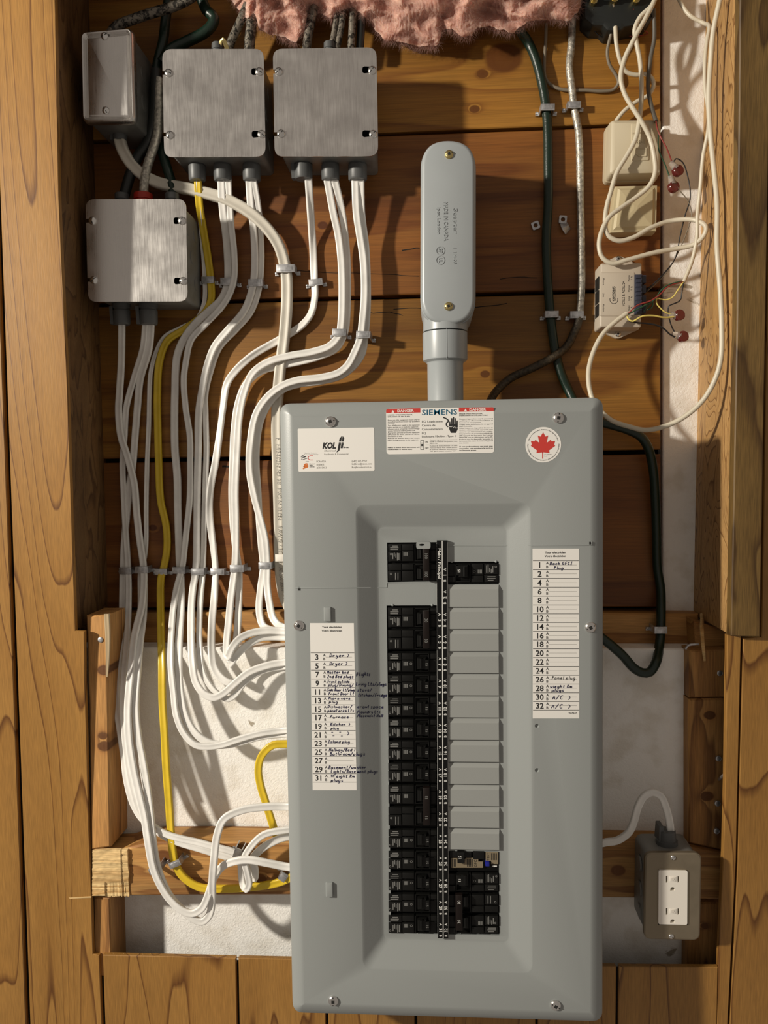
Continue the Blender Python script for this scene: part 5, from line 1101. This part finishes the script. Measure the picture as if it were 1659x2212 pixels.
root = thing('blank_plate', W(1372,450,0), 'square beige blank plate box below the phone jack', 'wall plate')
dK = .022; q = XZ([(1318,503),(1418,499),(1420,400),(1330,402)], dK)
b = MB(); b.prism(q, .0005, dK, .0012); b.build('base', M['beige2'], root)
b = MB(); q2 = off(q, .0075); ap = (sum(p[0] for p in q)/4, sum(p[1] for p in q)/4); b.loops([[(x, -dK, z) for x, z in off(q, .003)], [(x, -(dK+.0025), z) for x, z in off(q, .006)], [(ap[0]+(x-ap[0])*.08, -(dK+.005), ap[1]+(z-ap[1])*.08) for x, z in q]]); b.build('cover', M['beige2'], root, ang=2)

# ------------------------------------------------------------------ line filter
root = thing('line_filter', W(1335,640,0), 'small ivory phone line filter box with black lettering and a terminal strip', 'filter box')
dM = .034; s_ = 11.06
def FX(x): return 1280 + x/s_
def FY_(y): return 540 + y/s_
b = MB(); b.prism(rnd(XZ([(FX(330),FY_(270)),(FX(600),FY_(140)),(FX(660),FY_(140)),(FX(960),FY_(280)),(FX(960),FY_(330)),(FX(330),FY_(330))], .005), .003), .0005, .005, .0005); b.prism(rnd(XZ([(FX(70),FY_(1880)),(FX(560),FY_(2110)),(FX(640),FY_(2110)),(FX(1120),FY_(1890)),(FX(1120),FY_(1800)),(FX(70),FY_(1800))], .005), .003), .0005, .005, .0005); b.build('mounting_ear', M['modem'], root)
q = XZ([(FX(175),FY_(1850)),(FX(1170),FY_(1850)),(FX(1185),FY_(300)),(FX(195),FY_(310))], dM)
b = MB(); b.prism(rnd(q, .003), .0005, dM, .002, .003); body = b.build('body', M['modem'], root)
b = MB(); b.prism(rnd(XZ([(FX(185),FY_(1580)),(FX(1000),FY_(1580)),(FX(1010),FY_(530)),(FX(200),FY_(520))], dM+.001), .002), dM-.001, dM+.001, .0008); b.build('raised_face', M['modem'], root)
b = MB(); b.box(FX(1012), FY_(585), FX(1185), FY_(1530), .004, dM+.0035, .6)
for k in range(9): b.box(FX(1040), FY_(600+k*104), FX(1165), FY_(672+k*104), dM+.003, dM+.0048, .8)
b.build('terminal_strip', M['terminal'], root)
for k in range(4):
    b = MB(); b.box(FX(1190), FY_(600+k*240), FX(1283), FY_(780+k*240 if k < 3 else 1500), .010, dM-.002, 1.0); b.build('terminal_lever', M['terminal'], root)
for k in range(3):
    b = MB(); a_ = FY_(670+k*320); c_ = FY_(960+k*320); xL = q[0][0]-.0006
    za, zb = W(FX(150), a_, .02).z, W(FX(150), c_, .02).z; b.loops([[(xL, -.008, za), (xL, -.028, za), (xL, -.028, zb), (xL, -.008, zb)], [(xL+.001, -.008, za), (xL+.001, -.028, za), (xL+.001, -.028, zb), (xL+.001, -.008, zb)]]); b.build('port', M['slot'], root)
add_screw(root, FX(615), FY_(215), .005, 6.3, rot=.3); add_screw(root, FX(605), FY_(2005), .005, 6.3, rot=.8)
b = MB(); dT = dM + .0012
def up(mb, s, x, y0, y1, h, down=False, bold=0): vtext(mb, s, FX(x), FY_(y0), FY_(y1), dT, h/s_, down=down, bold=bold)
up(b, 'comtest', 485, 870, 1225, 62, bold=.02); up(b, 'NETWORKS', 545, 880, 1215, 22); up(b, 'VDSL2 & ADSL/2+', 735, 745, 1340, 62)
for y in ((600,755,'Phone'),(845,1000,'Phone'),(1105,1215,'Line'),(1320,1450,'Modem')): up(b, y[2], 865, y[0], y[1], 34)
for y in (625,865,1110,1350): up(b, 'R', 930, y, y+40, 34)
for y in (690,935,1180): up(b, 'T', 930, y, y+30, 34)
for y in ((675,840,'Phone'),(1020,1125,'Line'),(1290,1475,'Modem')): up(b, y[2], 262, y[0], y[1], 36, down=True)
strokes(b, [[(FX(x), FY_(y)) for x, y in ((415,1150),(412,1200),(430,1245),(465,1272),(505,1282),(550,1275),(588,1240),(604,1195),(598,1150))]], dT, .9)
b.build('printed_lettering', M['ink'], root, recalc=False, smooth=False)

# ------------------------------------------------------------------ phone wiring
def wire(pts, label, mat, w, cat='wire', name='phone_wire', group='phone wires', d=.02, scale=None):
    P = [W(q[0], q[1], q[2] if len(q) > 2 else d) for q in pts]; m_ = MB(); sweep(m_, crom(P, .0025), prof_round(w/2, 9), scale=scale)
    return tag(m_.build(name, M[mat], ang=70), label, cat, group)
wire([(1420,-30,.05),(1413,2,.055),(1396,37,.056),(1370,84,.055),(1349,128,.05),(1341,168,.048),(1349,202,.046),(1366,232,.046),(1386,263,.046),(1403,296,.044),(1413,337,.044),(1415,374,.044),(1403,401,.042),(1376,425,.04),(1343,448,.042),(1317,468,.044),(1301,496,.044),(1294,529,.044),(1301,556,.044),(1323,569,.044),(1357,561,.044),(1413,546,.042),(1462,537,.04),(1499,528,.046),(1521,508,.056),(1525,490,.058),(1499,475,.048),(1450,477,.036),(1406,492,.038),(1368,513,.04),(1335,520,.041),(1312,506,.042),(1307,477,.042),(1312,440,.042),(1318,420,.043),(1332,374,.044),(1356,333,.044),(1373,300,.043),(1381,259,.040),(1386,202,.03),(1383,135,.028),(1375,92,.03),(1371,64,.034),(1383,37,.036),(1407,13,.038),(1425,-30,.03)], 'cream phone cable looping down over the phone jack and back up', 'phone', .0058)
wire([(1562,-40,.115),(1555,0,.112),(1541,67,.105),(1535,135,.10),(1531,202,.098),(1533,270,.098),(1541,354,.10),(1549,440,.105),(1549,533,.106),(1556,627,.110),(1559,701,.112),(1557,776,.112),(1544,821,.110),(1518,865,.105),(1480,899,.098),(1436,921,.09),(1394,929,.082),(1357,921,.076),(1323,909,.07),(1300,890,.07),(1280,862,.068),(1271,813,.06),(1279,768,.052),(1301,723,.048),(1331,694,.045),(1354,677,.043)], 'long cream phone cable making the big loop down past the panel corner to the filter', 'phone', .0060)
wire([(1455,-30,.03),(1471,7,.032),(1491,34,.036),(1520,50,.04),(1532,58,.06),(1527,90,.066),(1523,130,.068),(1523,189,.068),(1530,236,.07),(1530,280,.07),(1519,337,.064),(1513,404,.058),(1507,460,.054),(1505,515,.05),(1495,563,.046),(1477,609,.044)], 'thinner cream phone cable ending in bare coloured wires beside the filter', 'phone', .0048)
wire([(1329,58,.03),(1332,98,.03),(1341,135,.026),(1353,155,.022),(1376,162,.02),(1393,160,.02),(1407,168,.02),(1412,185,.02),(1400,206,.018),(1376,219,.016),(1349,239,.014),(1330,262,.010)], 'short cream cable curling from the black terminal block to the phone jack', 'phone', .0052)
wire([(1326,0,.03),(1321,67,.022),(1312,111,.016),(1316,138,.012),(1332,165,.008),(1336,179,.006),(1326,193,.004),(1302,197,.004),(1268,195,.004),(1218,194,.004),(1191,184,.004),(1178,168,.004),(1176,135,.004),(1179,84,.006),(1180,50,.01)], 'grey brown wire stapled along the top plank and up behind the insulation', 'phone_grey', .0042)
wire([(1412,20,.03),(1413,84,.026),(1405,128,.024),(1400,189,.022),(1407,229,.028),(1417,262,.038)], 'dark grey wire hanging at the plank ends above the phone jack', 'phone_dark', .0052)
wire([(1281,20,.03),(1280,50,.022),(1285,68,.016),(1300,80,.012),(1316,80,.012),(1328,68,.016)], 'fine dark wire looping below the black terminal block', 'w_black', .0015)
wire([(1368,20,.03),(1372,40,.02),(1385,62,.012),(1400,72,.006),(1362,78,.006),(1340,66,.008)], 'fine dark red wire below the black terminal block', 'w_red', .0013)
wire([(1417,260,.038),(1420,278,.042),(1427,296,.044),(1440,320,.044),(1447,338,.042),(1452,352,.04)], 'red wire from the dark grey cable to the uppermost splice', 'w_red', .0016)
wire([(1418,262,.038),(1422,286,.042),(1423,323,.042),(1437,357,.04),(1448,386,.038)], 'green wire from the dark grey cable to the second splice', 'w_green', .0016)
wire([(1454,352,.04),(1460,343,.042),(1474,350,.042),(1487,387,.04),(1491,428,.038),(1480,465,.036),(1469,511,.034),(1458,559,.032),(1432,593,.03),(1413,612,.028),(1396,627,.024)], 'thin black wire from the uppermost splice down to the filter terminals', 'w_black', .0015)
wire([(1452,385,.04),(1467,410,.04),(1486,434,.038),(1494,465,.036),(1484,500,.034),(1467,541,.032),(1440,588,.03),(1418,612,.026),(1398,629,.023)], 'thin brown wire from the second splice down to the filter terminals', 'phone_grey', .0013)
wire([(1478,607,.044),(1474,625,.044),(1469,649,.042),(1456,656,.042),(1445,661,.04),(1443,672,.038),(1449,700,.036),(1457,718,.034)], 'black wire from the thinner cream cable to the lowest splice', 'w_black', .0016)
wire([(1478,607,.044),(1450,613,.046),(1430,625,.046),(1415,646,.044),(1400,660,.042),(1391,672,.04)], 'green wire from the thinner cream cable to the filter terminals', 'w_green', .0016)
wire([(1477,608,.044),(1443,619,.046),(1426,636,.047),(1405,650,.047),(1376,660,.046),(1356,679,.044)], 'red wire passing over the terminal strip of the filter', 'w_red', .0018)
wire([(1355,680,.044),(1375,669,.045),(1400,656,.045),(1410,652,.043),(1408,664,.04),(1397,670,.036)], 'dark green wire looping at the lower terminals of the filter', 'w_green', .0018)
wire([(1476,609,.044),(1462,630,.044),(1453,642,.043),(1438,648,.042),(1419,645,.042),(1418,654,.042),(1428,667,.04),(1440,676,.039),(1455,679,.038)], 'pale yellow wire zigzagging from the thinner cream cable to the third splice', 'w_yellow', .0017)
wire([(1354,683,.044),(1358,690,.045),(1367,694,.046),(1378,688,.047),(1388,683,.047),(1413,682,.045),(1428,685,.043),(1440,686,.041),(1456,684,.039)], 'bright yellow wire from the filter cable end to the third splice', 'w_yellow', .0022)
wire([(1355,682,.043),(1358,692,.043),(1376,697,.042),(1400,699,.04),(1420,703,.039),(1434,710,.038),(1447,722,.037),(1458,728,.036)], 'black wire from the filter cable end to the lowest splice', 'w_black', .0020)
SP = 'red gel wire splices'
def splice(px, py, d, ang, lab):
    c = W(px, py, d); root = thing('wire_splice', (c.x, 0, c.z), lab, 'splice', SP); k = K(d); ex = Vector((math.cos(ang), 0, math.sin(ang)))
    n = Vector((.25, -1, .1)).normalized(); m_ = MB(); r = 11.5*k
    m_.lathe(c - n*.0035, c + n*.0035, [(0,r*.9),(.12,r),(.85,r),(1,r*.88)], n=22); m_.build('button', M['gel'], root)
    m_ = MB(); a_ = c - ex*r*.5; e_ = c - ex*r*2.0; m_.lathe(a_, e_, [(0,r*.72),(.5,r*.62),(1,r*.5)], n=14); m_.build('skirt', M['clear'], root)
splice(1464,369,.040,-.9,'uppermost red gel splice right of the phone jack'); splice(1455,404,.038,-1.3,'second red gel splice, touching the phone jack corner'); splice(1467,681,.036,.05,'red gel splice level with the filter, yellow wires entering'); splice(1475,727,.033,-.25,'lowest red gel splice, black wires entering')

# black terminal block at the top right
root = thing('terminal_block', W(1335,10,0), 'black phone terminal block at the top edge among the phone wires', 'terminal block')
b = MB(); b.prism(rnd(XZ([(1262,-60),(1420,-60),(1414,30),(1398,50),(1350,58),(1342,66),(1312,66),(1302,55),(1280,54),(1262,38)], .03), .004), .0005, .03, .004); b.build('body', M['pvc_black'], root)
for (x, y) in ((1281,6),(1326,2),(1372,4)):
    b = MB(); p = W(x, y, .03); b.cyl((p.x, p.z), .0048, .028, .036, n=8); b.cyl((p.x, p.z), .0026, .036, .042, n=8); b.build('terminal_post', M['brass'], root)
# ------------------------------------------------------------------ pink insulation
BOT = [(500,0),(520,22),(535,40),(550,30),(565,60),(585,75),(610,84),(640,95),(655,70),(668,42),(690,28),(715,38),(745,22),(775,30),(795,48),(815,70),(840,88),(870,96),(905,106),(940,104),(955,66),(975,62),(1000,80),(1015,76),(1030,56),(1055,50),(1080,60),(1105,75),(1122,62),(1145,48),(1170,46),(1195,40),(1225,44),(1245,26),(1264,0)]
def bot(x):
    for (a, y0), (c, y1) in zip(BOT, BOT[1:]):
        if a <= x <= c: t = (x-a)/(c-a); t = t*t*(3-2*t); return y0 + (y1-y0)*t
    return 0
rs = random.Random(11); b = MB(); NX, NY = 520, 150; g = []
def fbm(v, o): return noise.noise(v) + .34*noise.noise(v*2.03+o) + .06*noise.noise(v*4.1+o*2)
OO = Vector((3.1, 7.7, 1.3))
for i in range(NX+1):
    x = 500 + 764*i/NX; yb = bot(x)
    for j in range(NY+1):
        t = j/NY
        if t < .22: q = t/.22; d = .006 + .026*q; y = yb - 16*(1-q)**1.5
        else: q = (t-.22)/.78; d = .032 + .040*math.sin(q*math.pi/2); y = yb - q*(yb+120)
        edge = min(1, (x-500)/40, (1264-x)/40); d = .006 + (d-.006)*(.35+.65*edge)
        P_ = Vector((x/62, y/48, d*14)); wv = Vector((fbm(P_*.7, OO), fbm(P_*.7+OO, OO), 0))*.42
        big = fbm(P_ + wv, OO); fold = 1 - abs(fbm(P_*1.5 + wv*1.4 + OO, OO))*1.7
        fine_ = noise.noise(Vector((x/7+wv.x*9, y/16+wv.y*7, d*40))) ; hair = noise.noise(Vector((x/2.2+wv.x*22, y/9+wv.y*12, d*90)))
        amp = min(1, t/.15)
        d += amp*(.021*big + .0035*fold + .0009*fine_ + .0007*hair)
        y += amp*(9*fbm(P_*1.1 - OO, OO) + 1.2*fine_ + 1.2*hair) * (1 if t < .6 else .5); x_ = x + amp*6*fbm(P_*1.2+OO*3, OO)
        g.append(W(x_, y, max(d, .004)))
b.add(g, [(i*(NY+1)+j, (i+1)*(NY+1)+j, (i+1)*(NY+1)+j+1, i*(NY+1)+j+1) for i in range(NX) for j in range(NY)])
ins = b.build('insulation_batt', M['wool'], ang=180); tag(ins, 'pink fluffy fibreglass insulation hanging along the top edge', 'insulation')
b = MB(); vv = [v for v in b.v]; src = [p.co + ins.location for p in ins.data.vertices]; nrm = [p.normal.copy() for p in ins.data.vertices]
for i in range(26000):
    j = rs.randrange(len(src)); p = src[j]; n = nrm[j]; t = (n*.55 + Vector((rs.uniform(-1,1), rs.uniform(-.4,.2), rs.uniform(-1.3,.6)))).normalized(); L_ = rs.uniform(.003,.013); w = Vector((t.z, 0, -t.x)).normalized()*.00005; m1 = p + t*L_*.5 + n*.0006; e = p + t*L_ + Vector((0,0,-.001))
    b.add([p-w, p+w, m1+w, m1-w, e], [(0,1,2,3),(3,2,4)])
o = b.build('loose_fibres', M['wool'], ins, recalc=False, smooth=False); o['kind'] = 'stuff'
